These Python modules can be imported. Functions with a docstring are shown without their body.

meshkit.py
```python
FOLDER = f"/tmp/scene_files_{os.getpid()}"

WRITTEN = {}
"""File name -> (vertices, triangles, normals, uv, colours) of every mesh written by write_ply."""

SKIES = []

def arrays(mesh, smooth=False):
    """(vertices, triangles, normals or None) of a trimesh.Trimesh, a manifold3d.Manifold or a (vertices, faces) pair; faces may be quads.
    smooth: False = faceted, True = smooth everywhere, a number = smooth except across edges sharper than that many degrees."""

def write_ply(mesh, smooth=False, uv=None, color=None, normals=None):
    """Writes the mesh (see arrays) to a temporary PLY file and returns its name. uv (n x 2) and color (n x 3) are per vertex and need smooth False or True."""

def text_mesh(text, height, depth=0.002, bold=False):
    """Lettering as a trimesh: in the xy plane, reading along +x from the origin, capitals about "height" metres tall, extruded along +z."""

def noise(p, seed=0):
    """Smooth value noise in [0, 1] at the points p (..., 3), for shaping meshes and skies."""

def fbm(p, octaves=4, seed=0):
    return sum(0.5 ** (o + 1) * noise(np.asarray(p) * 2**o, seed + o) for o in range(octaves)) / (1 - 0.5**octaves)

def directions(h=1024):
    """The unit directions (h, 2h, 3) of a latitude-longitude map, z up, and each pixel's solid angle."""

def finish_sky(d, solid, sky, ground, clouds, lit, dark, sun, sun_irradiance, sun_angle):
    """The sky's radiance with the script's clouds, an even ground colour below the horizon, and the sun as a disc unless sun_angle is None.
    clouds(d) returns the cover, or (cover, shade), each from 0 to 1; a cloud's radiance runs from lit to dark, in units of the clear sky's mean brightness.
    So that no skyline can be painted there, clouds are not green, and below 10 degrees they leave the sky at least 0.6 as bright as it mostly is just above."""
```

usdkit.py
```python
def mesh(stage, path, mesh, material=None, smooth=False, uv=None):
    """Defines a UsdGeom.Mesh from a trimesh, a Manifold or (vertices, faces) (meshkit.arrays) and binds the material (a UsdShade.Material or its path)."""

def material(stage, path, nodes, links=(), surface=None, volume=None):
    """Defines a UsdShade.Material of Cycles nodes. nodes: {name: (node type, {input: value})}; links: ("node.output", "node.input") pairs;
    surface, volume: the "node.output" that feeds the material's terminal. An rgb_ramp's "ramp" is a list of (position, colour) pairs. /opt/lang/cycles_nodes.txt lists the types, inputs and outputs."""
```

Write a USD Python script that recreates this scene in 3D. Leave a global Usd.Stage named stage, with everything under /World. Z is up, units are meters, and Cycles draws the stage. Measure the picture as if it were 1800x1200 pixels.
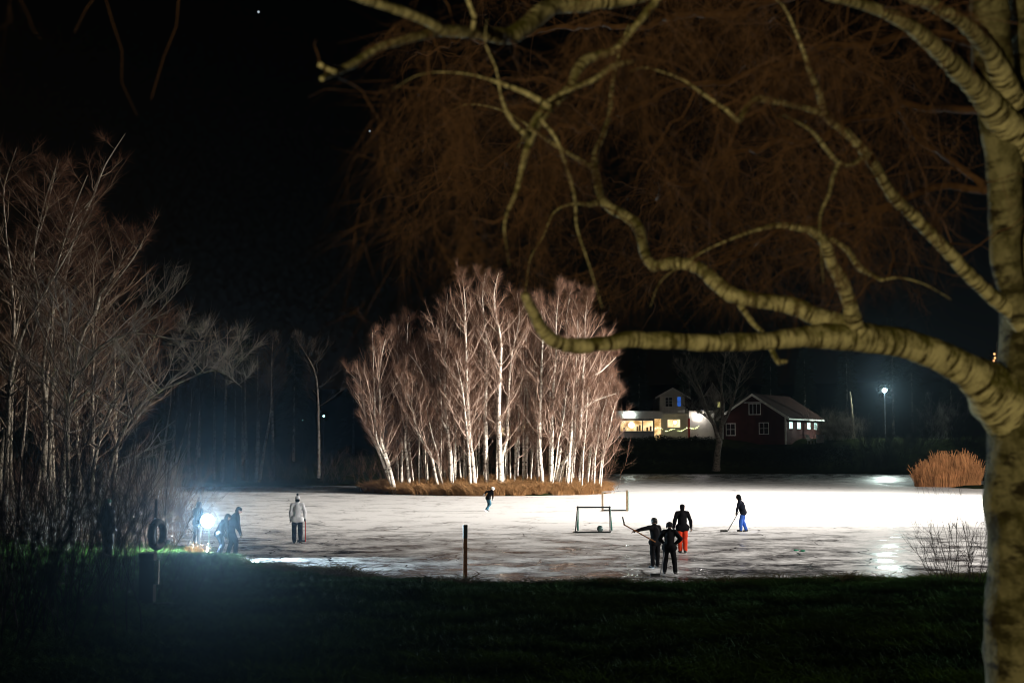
import math, random
import numpy as np, trimesh, manifold3d as m3
import shapely.geometry as sg
import shapely
import usdkit, meshkit
from pxr import Usd, UsdGeom, UsdLux, UsdShade, Gf, Sdf, Vt

rnd = random.Random(7)
R = np.random.default_rng(7)
stage = Usd.Stage.CreateInMemory()
UsdGeom.SetStageUpAxis(stage, UsdGeom.Tokens.z)
UsdGeom.Xform.Define(stage, '/World')
UsdGeom.Scope.Define(stage, '/World/Looks')

# ------------------------------------------------------------------ camera, sky, lamps, exposure
F, CAMH, PITCH = 2400.0, 3.6, math.atan(180 / 2400.0)      # focal length in photo pixels (1800 wide)
EXPOSURE = 0.0
cam = UsdGeom.Camera.Define(stage, '/World/camera')
cam.CreateHorizontalApertureAttr(36.0); cam.CreateFocalLengthAttr(48.0)
cam.CreateFStopAttr(2.2); cam.CreateFocusDistanceAttr(75.0)
cam.CreateClippingRangeAttr((0.1, 5000.0))
cam.CreateExposureAttr(EXPOSURE)
cam.AddTranslateOp().Set((0, 0, CAMH)); cam.AddRotateXOp().Set(90 + math.degrees(PITCH))

M = {}
def mat(name, nodes, links=(), surface='p.BSDF', volume=None):
    M[name] = usdkit.material(stage, '/World/Looks/' + name, nodes, links, surface=surface, volume=volume)
    return M[name]

# clear night sky: the physical sky far below its daytime strength, and the stars
SKY = 0.00022
mat('night_sky', {
    's': ('sky_texture', {'sky_type': 'single_scattering', 'sun_disc': False, 'sun_elevation': math.radians(3.0), 'sun_rotation': math.radians(-35)}),
    'g': ('geometry', {}),
    'v': ('voronoi_texture', {'scale': 26.0}),
    'lt': ('map_range', {'from_min': 0.030, 'from_max': 0.012, 'to_min': 0.0, 'to_max': 1.0, 'clamp': True}),
    'sc': ('separate_color', {}),
    'pw': ('math', {'math_type': 'power', 'value2': 2.6}),
    'mu': ('math', {'math_type': 'multiply'}),
    'bs': ('background_shader', {'strength': SKY}),
    'bt': ('background_shader', {'color': (0.75, 0.9, 1.0)}),
    'm2': ('math', {'math_type': 'multiply', 'value2': 7.0}),
    'ad': ('add_closure', {})},
    [('s.color', 'bs.color'), ('g.position', 'v.vector'), ('v.distance', 'lt.value'), ('v.color', 'sc.color'), ('sc.r', 'pw.value1'),
     ('pw.value', 'mu.value1'), ('lt.result', 'mu.value2'), ('mu.value', 'm2.value1'), ('m2.value', 'bt.strength'),
     ('bs.background', 'ad.closure1'), ('bt.background', 'ad.closure2')], surface='ad.closure')
dome = UsdLux.DomeLight.Define(stage, '/World/sky')
UsdShade.MaterialBindingAPI.Apply(dome.GetPrim()).Bind(M['night_sky'])
dome.GetPrim().SetCustomDataByKey('kind', 'structure')

def spot(name, pos, target, intensity, color, angle, softness, radius=0.15):
    l = UsdLux.SphereLight.Define(stage, '/World/' + name)
    l.CreateRadiusAttr(radius); l.CreateIntensityAttr(intensity); l.CreateColorAttr(Gf.Vec3f(*color)); l.CreateNormalizeAttr(True)
    s = UsdLux.ShapingAPI.Apply(l.GetPrim()); s.CreateShapingConeAngleAttr(angle); s.CreateShapingConeSoftnessAttr(softness)
    p, t = np.array(pos, float), np.array(target, float)
    z = (p - t) / np.linalg.norm(p - t); x = np.cross((0, 0, 1.0), z); x /= np.linalg.norm(x); y = np.cross(z, x)
    m = np.eye(4); m[0, :3], m[1, :3], m[2, :3], m[3, :3] = x, y, z, p
    UsdGeom.Xformable(l).AddTransformOp().Set(Gf.Matrix4d(m))
    return l
# the rink's floodlights on the right bank (just outside the frame), and the yard lamp behind the photographer
spot('rink_floodlight', (44, 76, 13.0), (8.5, 86.5, 1), 135000, (1.0, 0.94, 0.86), 52, 1.0, 0.25)
spot('rink_floodlight_side', (44, 76, 12.6), (35.3, 110, 1), 17000, (1.0, 0.92, 0.83), 18, 1.0, 0.25)
spot('rink_floodlight_near', (44, 76, 12.8), (15, 56, 0), 30000, (1.0, 0.94, 0.87), 34, 1.0, 0.25)
spot('bank_floodlight', (33, 27, 13.0), (0, 56, 0), 22000, (1.0, 0.94, 0.87), 30.5, 1.0, 0.25)
spot('yard_lamp', (-5, -8, 2.3), (0.9, 8, 4.6), 2100, (1.0, 0.82, 0.42), 24, 1.0, 0.2)

# ------------------------------------------------------------------ helpers
CP, SP = math.cos(PITCH), math.sin(PITCH)
def ray(px, py):
    u, v = (px - 900) / F, (600 - py) / F
    return np.array([u, CP - v * SP, SP + v * CP])
def P(px, py, Y):                      # the point that stands Y metres away in this direction
    d = ray(px, py); return np.array([0, 0, CAMH]) + d * (Y / d[1])
def G(px, py, z=0.0):                  # the point of the level z in this direction
    d = ray(px, py); return np.array([0, 0, CAMH]) + d * ((z - CAMH) / d[2])

used = {}
def path_for(name, parent):
    base = ('/World' if parent is None else str(parent.GetPath())) + '/' + name
    n = used.get(base, 0); used[base] = n + 1
    return base if n == 0 else f'{base}_{n:03d}'
def tag(o, label=None, cat=None, group=None, kind=None):
    for k, v in (('label', label), ('category', cat), ('group', group), ('kind', kind)):
        if v: o.SetCustomDataByKey(k, v)
    return o
def obj(name, mesh, material, parent=None, smooth=False, coord=None, **kw):
    o = usdkit.mesh(stage, path_for(name, parent), mesh, M[material], smooth=smooth)
    if coord is not None:
        UsdGeom.PrimvarsAPI(o).CreatePrimvar('bark', Sdf.ValueTypeNames.Float3Array, 'vertex').Set(Vt.Vec3fArray.FromNumpy(np.asarray(coord, np.float32)))
    return tag(o.GetPrim(), **kw)
def thing(name, label, cat, loc=(0, 0, 0), rotz=0.0, group=None):
    x = UsdGeom.Xform.Define(stage, path_for(name, None))
    x.AddTranslateOp().Set(tuple(map(float, loc))); x.AddRotateZOp().Set(math.degrees(rotz))
    return tag(x.GetPrim(), label, cat, group)
def box(x0, x1, y0, y1, z0, z1):
    b = trimesh.creation.box((x1 - x0, y1 - y0, z1 - z0)); b.apply_translation(((x0 + x1) / 2, (y0 + y1) / 2, (z0 + z1) / 2)); return b
def cat(ms): return trimesh.util.concatenate(ms)
def vf(meshes):
    vs, fs, n = [], [], 0
    for v, f in meshes:
        vs.append(v); fs.append(f + n); n += len(v)
    return np.vstack(vs), np.vstack(fs)
def frame(d):
    d = d / np.maximum(np.linalg.norm(d, axis=-1, keepdims=True), 1e-9)
    ref = np.where(np.abs(d[..., 2:3]) > 0.9, np.array([1.0, 0, 0]), np.array([0, 0, 1.0]))
    a = np.cross(d, ref); a /= np.maximum(np.linalg.norm(a, axis=-1, keepdims=True), 1e-9)
    return a, np.cross(d, a)
def strands(pts, rad, sides=3):
    """pts (N,K,3), rad (N,K): N tapering tubes at once; (vertices, faces)."""
    N, K = pts.shape[:2]
    a, b = frame(pts[:, -1] - pts[:, 0])
    an = np.arange(sides) / sides * 2 * np.pi
    ring = a[:, None, :] * np.cos(an)[None, :, None] + b[:, None, :] * np.sin(an)[None, :, None]
    v = pts[:, :, None, :] + ring[:, None] * rad[:, :, None, None]
    i = np.arange(sides); j = (i + 1) % sides
    f = []
    for k in range(K - 1):
        q = np.stack([k * sides + i, k * sides + j, (k + 1) * sides + j, (k + 1) * sides + i], 1)
        f += [q[:, [0, 1, 2]], q[:, [0, 2, 3]]]
    f = np.vstack(f)
    return v.reshape(-1, 3), (f[None] + (np.arange(N) * K * sides)[:, None, None]).reshape(-1, 3)
def spikes(base, tip, r):
    """one slim three-sided spike per row"""
    a, b = frame(tip - base); N = len(base)
    v = np.empty((N, 4, 3))
    for k in range(3):
        t = k * 2 * np.pi / 3
        v[:, k] = base + (a * math.cos(t) + b * math.sin(t)) * r[:, None]
    v[:, 3] = tip
    f = np.array([[0, 1, 3], [1, 2, 3], [2, 0, 3]])
    return v.reshape(-1, 3), (f[None] + (np.arange(N) * 4)[:, None, None]).reshape(-1, 3)
def spline(pts, step):
    """Catmull-Rom through rows (x, y, z, r)"""
    p = np.asarray(pts, float); p = np.vstack([2 * p[0] - p[1], p, 2 * p[-1] - p[-2]]); out = []
    for i in range(1, len(p) - 2):
        n = max(1, int(np.linalg.norm(p[i + 1, :3] - p[i, :3]) / step))
        t = (np.arange(n) / n)[:, None]
        out.append(0.5 * (2 * p[i] + (p[i + 1] - p[i - 1]) * t + (2 * p[i - 1] - 5 * p[i] + 4 * p[i + 1] - p[i + 2]) * t ** 2 + (3 * p[i] - p[i - 1] - 3 * p[i + 1] + p[i + 2]) * t ** 3))
    return np.vstack(out + [p[-2:-1]])
def limb(path, sides=8, knobs=0.0, seed=0, cap=True):
    """one tube along rows (x, y, z, r) with a carried frame; (mesh, bark coordinates)."""
    p, r = path[:, :3], np.maximum(path[:, 3], 1e-4)
    t = np.gradient(p, axis=0); t /= np.linalg.norm(t, axis=1, keepdims=True)
    s = np.concatenate([[0], np.cumsum(np.linalg.norm(np.diff(p, axis=0), axis=1))])
    a = frame(t[:1])[0][0]; rows = []
    an = np.arange(sides) / sides * 2 * np.pi
    for k in range(len(p)):
        a = a - t[k] * (a @ t[k]); a /= np.linalg.norm(a); b = np.cross(t[k], a)
        rows.append(np.cos(an)[:, None] * a + np.sin(an)[:, None] * b)
    ring = np.array(rows)
    rr = np.repeat(r[:, None], sides, 1)
    crd = np.stack([np.cos(an)[None] * rr, np.sin(an)[None] * rr, np.repeat(s[:, None], sides, 1)], -1)
    if knobs:
        q = crd / (r.mean() * 1.1)
        rr = rr * (1 + knobs * (meshkit.fbm(q * [1, 1, .8] + seed * 7.3, 3, seed) - 0.5) * 2)
    v = (p[:, None] + ring * rr[..., None]).reshape(-1, 3); c = crd.reshape(-1, 3)
    i = np.arange(sides); j = (i + 1) % sides; f = []
    for k in range(len(p) - 1):
        f += [np.stack([k * sides + i, k * sides + j, (k + 1) * sides + j], 1), np.stack([k * sides + i, (k + 1) * sides + j, (k + 1) * sides + i], 1)]
    if cap:
        n = len(v); v = np.vstack([v, p[-1:] + t[-1:] * r[-1] * .3]); c = np.vstack([c, [[0, 0, s[-1]]]])
        l = (len(p) - 1) * sides
        f.append(np.stack([l + i, l + j, np.full(sides, n)], 1))
    return (v, np.vstack(f)), c

# ------------------------------------------------------------------ materials
def plain(name, color, rough=0.7, spec=0.3, noise=0.25, scale=6.0, metal=0.0, bump=0.0, **extra):
    c = np.array(color); lo, hi = c * (1 - noise), np.minimum(c * (1 + noise), 0.95)
    n = {'g': ('geometry', {}), 'n': ('noise_texture', {'scale': scale, 'detail': 4.0}), 'r': ('rgb_ramp', {'ramp': [(0.3, tuple(lo)), (0.7, tuple(hi))]}),
         'p': ('principled_bsdf', {'roughness': rough, 'specular_ior_level': spec, 'metallic': metal, **extra})}
    l = [('g.position', 'n.vector'), ('n.fac', 'r.fac'), ('r.color', 'p.base_color')]
    if bump:
        n['b'] = ('bump', {'strength': bump, 'distance': 0.02}); l += [('n.fac', 'b.height'), ('b.normal', 'p.normal')]
    return mat(name, n, l)
def glow(name, color, strength):
    return mat(name, {'e': ('emission', {'color': color, 'strength': strength})}, surface='e.emission')
def bark_mat(name, light, dark, moss, band=7.0, patch=1.1, moss_at=0.6, top=0.0, ring=0.5):
    n = {'a': ('attribute', {'attribute': 'bark'}), 'gm': ('geometry', {}), 'sn': ('separate_xyz', {}),
         'm1': ('mapping', {'scale': (patch, patch, band)}), 'n1': ('noise_texture', {'scale': 2.2, 'detail': 6.0, 'roughness': 0.68}),
         'r1': ('rgb_ramp', {'ramp': [(ring - .10, dark), (ring, light), (0.75, tuple(min(.8, 1.2 * x) for x in light))]}),
         'n2': ('noise_texture', {'scale': 3.2 * patch, 'detail': 7.0, 'roughness': 0.72}),
         'tm': ('math', {'math_type': 'multiply_add', 'value2': top}),
         'r2': ('rgb_ramp', {'ramp': [(moss_at - .1, (0, 0, 0)), (moss_at + .10, (1, 1, 1))]}),
         'x': ('mix_color', {'blend_type': 'mix', 'b': moss}),
         'n3': ('noise_texture', {'scale': 38.0, 'detail': 5.0}), 'ad': ('math', {'math_type': 'multiply_add', 'value2': 0.5}),
         'b': ('bump', {'strength': 0.8, 'distance': 0.03}),
         'p': ('principled_bsdf', {'roughness': 0.9, 'specular_ior_level': 0.1})}
    l = [('a.vector', 'm1.vector'), ('m1.vector', 'n1.vector'), ('n1.fac', 'r1.fac'), ('a.vector', 'n2.vector'), ('gm.normal', 'sn.vector'), ('sn.z', 'tm.value1'), ('n2.fac', 'tm.value3'), ('tm.value', 'r2.fac'),
         ('r1.color', 'x.a'), ('r2.color', 'x.fac'), ('x.result', 'p.base_color'), ('a.vector', 'n3.vector'),
         ('n3.fac', 'ad.value1'), ('n1.fac', 'ad.value3'), ('ad.value', 'b.height'), ('b.normal', 'p.normal')]
    return mat(name, n, l)
bark_mat('old_birch_bark', (0.46, 0.42, 0.25), (0.04, 0.03, 0.012), (0.075, 0.072, 0.014), band=13.0, patch=1.7, moss_at=0.55, top=0.12, ring=0.515)
bark_mat('old_trunk_bark', (0.19, 0.175, 0.10), (0.02, 0.016, 0.009), (0.045, 0.042, 0.014), band=3.6, patch=1.5, moss_at=0.52, top=0.08)
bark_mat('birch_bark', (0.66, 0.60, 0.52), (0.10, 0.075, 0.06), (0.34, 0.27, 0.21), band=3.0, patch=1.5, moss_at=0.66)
bark_mat('dimmed_bank_bark', (0.27, 0.24, 0.19), (0.07, 0.055, 0.04), (0.16, 0.13, 0.10), band=3.0, patch=1.5, moss_at=0.6)  # birch bark darkened in place of weaker light on the left bank
bark_mat('dimmed_forest_bark', (0.16, 0.14, 0.12), (0.05, 0.04, 0.03), (0.10, 0.08, 0.07), band=2.0, patch=1.0)  # bark darkened so the floodlit far trunks look barely lit
bark_mat('grey_bark', (0.20, 0.17, 0.14), (0.06, 0.05, 0.04), (0.10, 0.09, 0.06), band=2.0, patch=1.0)
plain('dimmed_bank_twig', (0.090, 0.045, 0.026), 0.85, 0.1)  # bank twigs and limbs lowered in colour to dim those crowns
plain('dimmed_bank_limb', (0.17, 0.13, 0.095), 0.85, 0.1)
plain('limb_bark', (0.42, 0.31, 0.25), 0.85, 0.15)
plain('twig', (0.135, 0.076, 0.052), 0.85, 0.1)
plain('old_twig', (0.105, 0.056, 0.030), 0.85, 0.1)
plain('grey_twig', (0.16, 0.14, 0.12), 0.85, 0.1)
plain('dark_twig', (0.035, 0.028, 0.022), 0.9, 0.1)
plain('dry_grass', (0.25, 0.135, 0.058), 0.9, 0.1, 0.35, 2.0)
plain('old_sedge', (0.10, 0.075, 0.035), 0.9, 0.1, 0.35, 2.0)
plain('pale_reed', (0.20, 0.165, 0.13), 0.9, 0.1, 0.35, 2.0)
plain('reed', (0.47, 0.22, 0.09), 0.9, 0.1, 0.35, 1.5)
plain('grass_blade', (0.038, 0.078, 0.016), 0.95, 0.03, 0.5, 0.8)
plain('needle', (0.012, 0.016, 0.009), 0.9, 0.1)
mat('soil_and_turf', {'g': ('geometry', {}), 'n': ('noise_texture', {'scale': 1.3, 'detail': 7.0, 'roughness': 0.65}),
    'r': ('rgb_ramp', {'ramp': [(0.3, (0.014, 0.013, 0.007)), (0.5, (0.022, 0.028, 0.010)), (0.75, (0.042, 0.045, 0.018))]}),
    'n2': ('noise_texture', {'scale': 14.0, 'detail': 4.0}), 'b': ('bump', {'strength': 0.8, 'distance': 0.06}),
    'p': ('principled_bsdf', {'roughness': 1.0, 'specular_ior_level': 0.0})},
    [('g.position', 'n.vector'), ('n.fac', 'r.fac'), ('r.color', 'p.base_color'), ('g.position', 'n2.vector'), ('n2.fac', 'b.height'), ('b.normal', 'p.normal')])
# skated ice: powdery frost over dark clear ice, with scratches; light falloff is partly put into the frost ramps
mat('skated_ice', {
    'g': ('geometry', {}),
    'w': ('noise_texture', {'scale': 0.25, 'detail': 3.0}), 'wm': ('mix_vector', {'fac': 0.5}),
    'ws': ('vector_math', {'math_type': 'multiply_add', 'vector2': (3.0, 3.0, 0.0)}),
    'ma': ('mapping', {'scale': (0.42, 0.46, 1.0), 'rotation': (0, 0, 0.12)}), 'na': ('noise_texture', {'scale': 1.3, 'detail': 8.0, 'roughness': 0.66}),
    'mb': ('mapping', {'scale': (2.4, 1.9, 1.0), 'rotation': (0, 0, -0.25)}), 'nb': ('noise_texture', {'scale': 1.5, 'detail': 5.0, 'roughness': 0.7}),
    'mc': ('mapping', {'scale': (1.0, 1.0, 1.0), 'rotation': (0, 0, 0.5)}), 'vc': ('voronoi_texture', {'feature': 'distance_to_edge', 'scale': 0.33, 'randomness': 1.0}),
    'rc': ('rgb_ramp', {'ramp': [(0.0, (1, 1, 1)), (0.014, (0, 0, 0))]}),
    'md': ('mapping', {'scale': (1.0, 0.55, 1.0), 'rotation': (0, 0, 0.9)}), 'wd': ('noise_texture', {'scale': 0.5, 'detail': 2.0}), 'wa': ('vector_math', {'math_type': 'multiply_add', 'vector2': (5.0, 5.0, 0.0)}),
    'vd': ('voronoi_texture', {'feature': 'distance_to_edge', 'scale': 0.75, 'randomness': 1.0}), 'rd': ('rgb_ramp', {'ramp': [(0.0, (1, 1, 1)), (0.012, (0, 0, 0))]}), 'a6': ('math', {'math_type': 'multiply_add', 'value2': 0.10}),
    'sp': ('separate_xyz', {}),
    'near': ('map_range', {'from_min': 33.0, 'from_max': 66.0, 'to_min': -0.12, 'to_max': 0.20, 'clamp': True}),  # near, left and far: part real frost cover, part painted light falloff
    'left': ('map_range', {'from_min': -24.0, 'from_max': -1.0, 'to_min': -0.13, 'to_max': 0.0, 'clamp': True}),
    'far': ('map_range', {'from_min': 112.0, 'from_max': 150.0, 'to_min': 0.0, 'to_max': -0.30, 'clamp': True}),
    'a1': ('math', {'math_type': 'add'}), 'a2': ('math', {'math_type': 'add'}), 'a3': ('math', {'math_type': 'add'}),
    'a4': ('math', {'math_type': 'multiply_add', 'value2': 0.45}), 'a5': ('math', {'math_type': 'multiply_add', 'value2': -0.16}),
    'k': ('map_range', {'from_min': 0.55, 'from_max': 0.86, 'to_min': 0.0, 'to_max': 1.0, 'clamp': True}),
    'r': ('rgb_ramp', {'ramp': [(0.0, (0.075, 0.072, 0.075)), (0.35, (0.22, 0.21, 0.21)), (0.7, (0.55, 0.54, 0.53)), (1.0, (0.80, 0.79, 0.78))]}),
    'ro': ('map_range', {'from_min': 0.0, 'from_max': 1.0, 'to_min': 0.13, 'to_max': 0.62, 'clamp': True}),
    'sl': ('map_range', {'from_min': 0.0, 'from_max': 1.0, 'to_min': 0.5, 'to_max': 0.12, 'clamp': True}),
    'nf': ('noise_texture', {'scale': 5.0, 'detail': 5.0}), 'b': ('bump', {'strength': 0.30, 'distance': 0.02}),
    'p': ('principled_bsdf', {'ior': 1.31})},
    [('g.position', 'w.vector'), ('w.color', 'ws.vector1'), ('g.position', 'ws.vector3'),
     ('ws.vector', 'ma.vector'), ('ma.vector', 'na.vector'), ('ws.vector', 'mb.vector'), ('mb.vector', 'nb.vector'), ('ws.vector', 'mc.vector'), ('mc.vector', 'vc.vector'), ('vc.distance', 'rc.fac'),
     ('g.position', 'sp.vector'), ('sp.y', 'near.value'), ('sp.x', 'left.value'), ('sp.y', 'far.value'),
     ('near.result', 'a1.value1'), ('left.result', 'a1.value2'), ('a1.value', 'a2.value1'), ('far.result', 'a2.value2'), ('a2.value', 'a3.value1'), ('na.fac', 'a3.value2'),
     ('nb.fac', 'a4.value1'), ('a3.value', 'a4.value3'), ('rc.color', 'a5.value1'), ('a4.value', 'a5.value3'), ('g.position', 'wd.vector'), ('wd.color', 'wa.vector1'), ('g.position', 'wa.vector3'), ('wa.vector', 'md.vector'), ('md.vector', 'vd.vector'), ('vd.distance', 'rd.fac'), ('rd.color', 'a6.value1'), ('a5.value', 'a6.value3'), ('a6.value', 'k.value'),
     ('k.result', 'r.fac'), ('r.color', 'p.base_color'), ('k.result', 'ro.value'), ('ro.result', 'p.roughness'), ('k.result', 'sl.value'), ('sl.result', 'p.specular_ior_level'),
     ('g.position', 'nf.vector'), ('nf.fac', 'b.height'), ('b.normal', 'p.normal')])
plain('black_cloth', (0.006, 0.006, 0.007), 0.9, 0.06)
plain('navy_cloth', (0.010, 0.012, 0.020), 0.9, 0.08)
plain('charcoal_cloth', (0.018, 0.018, 0.02), 0.9, 0.08)
plain('white_cloth', (0.54, 0.55, 0.57), 0.85, 0.15, 0.12)
plain('orange_cloth', (0.50, 0.035, 0.008), 0.8, 0.2, 0.15)
plain('blue_cloth', (0.03, 0.10, 0.42), 0.8, 0.2, 0.15)
plain('teal_cloth', (0.03, 0.10, 0.15), 0.8, 0.2, 0.15)
plain('pale_cloth', (0.45, 0.47, 0.50), 0.8, 0.2, 0.15)
plain('green_cloth', (0.02, 0.16, 0.09), 0.85, 0.15)
plain('skin', (0.50, 0.30, 0.22), 0.6, 0.3, 0.08)
plain('white_plastic', (0.78, 0.78, 0.76), 0.4, 0.5, 0.05)
plain('black_plastic', (0.012, 0.012, 0.012), 0.45, 0.5, 0.1)
plain('steel', (0.5, 0.5, 0.52), 0.3, 0.5, 0.1, metal=1.0)
plain('black_paint', (0.012, 0.015, 0.014), 0.5, 0.4, 0.2)
plain('green_paint', (0.02, 0.11, 0.085), 0.5, 0.4, 0.2)
plain('red_paint', (0.42, 0.03, 0.02), 0.5, 0.4, 0.2)
plain('tan_wood', (0.34, 0.26, 0.17), 0.8, 0.2, 0.25, 9.0, bump=.2)
plain('brown_wood', (0.16, 0.065, 0.022), 0.85, 0.2, 0.35, 12.0, bump=.3)
plain('dark_wood', (0.02, 0.017, 0.014), 0.85, 0.2, 0.3, 12.0, bump=.3)
plain('rubber', (0.018, 0.018, 0.02), 0.7, 0.3, 0.2)
plain('white_wall', (0.62, 0.59, 0.52), 0.8, 0.2, 0.08, 1.5)
plain('grey_wall', (0.22, 0.22, 0.24), 0.8, 0.2, 0.15, 1.5)
plain('white_trim', (0.70, 0.68, 0.63), 0.6, 0.3, 0.06)
plain('falu_red', (0.050, 0.012, 0.009), 0.85, 0.2, 0.2, 2.0)
plain('roof_dark', (0.020, 0.011, 0.009), 0.95, 0.03, 0.3, 2.0)
plain('concrete', (0.28, 0.27, 0.25), 0.85, 0.2, 0.2)
mat('dark_glass', {'p': ('principled_bsdf', {'base_color': (0.012, 0.014, 0.018), 'roughness': 0.08, 'specular_ior_level': 0.6})})
mat('blue_ball', {'p': ('principled_bsdf', {'base_color': (0.05, 0.10, 0.10), 'roughness': 0.35})})

# ------------------------------------------------------------------ the ground, the pond, the island
pond_xy = [(39, 46), (36, 40), (30, 36.3), (20, 35.9), (13.5, 36.2), (9, 35.2), (5, 34.4), (2, 34.1), (0, 34.0), (-2, 34.9), (-4.8, 37.2), (-7.4, 39.9), (-9.2, 43.2), (-11.3, 46.5), (-13, 51), (-15.5, 60), (-18.5, 72),
           (-24, 92), (-29, 108), (-27, 116), (-12, 119), (-6, 130), (-10, 150), (0, 163), (20, 164.5), (45, 163), (47, 140), (40, 118), (36, 112.5), (41, 107), (42, 92), (41, 70)]
def smooth_ring(pts, n=6):
    p = np.array(pts + pts[:3] if False else pts, float); N = len(p); out = []
    for i in range(N):
        a, b, c, d = p[i - 1], p[i], p[(i + 1) % N], p[(i + 2) % N]
        for k in range(n):
            t = k / n; out.append(0.5 * (2 * b + (c - a) * t + (2 * a - 5 * b + 4 * c - d) * t * t + (3 * b - a - 3 * c + d) * t ** 3))
    return np.array(out)
pond = sg.Polygon(smooth_ring(pond_xy)).buffer(0)
isl_c, isl_r = np.array([0.0, 104.0]), np.array([9.3, 7.6])
ith = np.linspace(0, 2 * np.pi, 72, endpoint=False)
iw = 1 + 0.16 * (meshkit.fbm(np.stack([np.cos(ith) * 1.5 + 4, np.sin(ith) * 1.5 + 4, ith * 0], -1), 3, 5) - .5) * 2
isl_ring = np.stack([-1.9 + 9.2 * np.cos(ith) * iw, 103.5 + 8.0 * np.sin(ith) * iw], -1)
island = sg.Polygon(isl_ring)
water = pond.difference(island)
shapely.prepare(water)
def land_dist(x, y):
    pts = shapely.points(x, y)
    inside = shapely.contains_xy(water, x, y)
    return np.where(inside, -shapely.distance(water.boundary, pts), shapely.distance(water, pts))
def sstep(a, b, x):
    t = np.clip((x - a) / (b - a), 0, 1); return t * t * (3 - 2 * t)
def ground_z(x, y):
    x, y = np.asarray(x, float), np.asarray(y, float)
    s = land_dist(x, y)
    q = np.stack([x, y, 0 * x], -1)
    n1, n2, n3 = meshkit.fbm(q * 0.9, 3, 3) - .5, meshkit.fbm(q * 0.13, 3, 9) - .5, meshkit.fbm(q * 3.1, 2, 4) - .5
    s = s + n1 * (0.9 + 0.9 * (y < 52)) + n3 * .5 * (y < 52)
    so = np.maximum(s, 0)
    bank = 0.19 * (1 - np.exp(-so / 0.45)) * sstep(-0.1, .5, s)
    near = (0.020 * np.minimum(so, 60) + 0.055 * np.clip(so - 21, 0, 40)) * (1 - sstep(40, 75, y))
    bankh = 4.1 * sstep(0, 13, so) * sstep(140, 160, y) * sstep(-35, 0, x)
    left = 0.02 * np.minimum(so, 60) * sstep(50, 75, y) * (1 - sstep(140, 160, y) * sstep(-35, 0, x))
    fars = 0.06 * np.maximum(so - 45, 0) * sstep(150, 220, y)
    mound = np.exp(-(((x + 1.9) / 6) ** 2 + ((y - 103.5) / 5.5) ** 2)) * 0.35
    z = bank + near + bankh + left + fars + mound + (n2 * 0.35 * sstep(0, 6, so) + n1 * 0.16 + n3 * .07) * sstep(-.2, .6, s)
    return np.where(s > 0, z, np.maximum(s * 0.5, -0.7))
def gz(x, y): return float(ground_z(np.array([x]), np.array([y]))[0])
gx = np.unique(np.concatenate([np.linspace(-420, -60, 25), np.arange(-60, -24, 2.0), np.arange(-24, 24, 0.5), np.arange(24, 70, 1.5), np.linspace(70, 420, 25)]))
gy = np.unique(np.concatenate([np.linspace(-120, -4, 16), np.arange(-4, 28, 1.0), np.arange(28, 52, 0.4), np.arange(52, 128, 1.2), np.arange(128, 200, 1.5), np.linspace(200, 700, 30)]))
X, Y = np.meshgrid(gx, gy); Z = ground_z(X.ravel(), Y.ravel())
nx, ny = len(gx), len(gy)
idx = np.arange(nx * ny).reshape(ny, nx)
q = np.stack([idx[:-1, :-1], idx[:-1, 1:], idx[1:, 1:], idx[1:, :-1]], -1).reshape(-1, 4)
obj('ground', (np.stack([X.ravel(), Y.ravel(), Z], 1), q), 'soil_and_turf', smooth=True, label='dark turf banks around the frozen pond', kind='structure')
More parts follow.
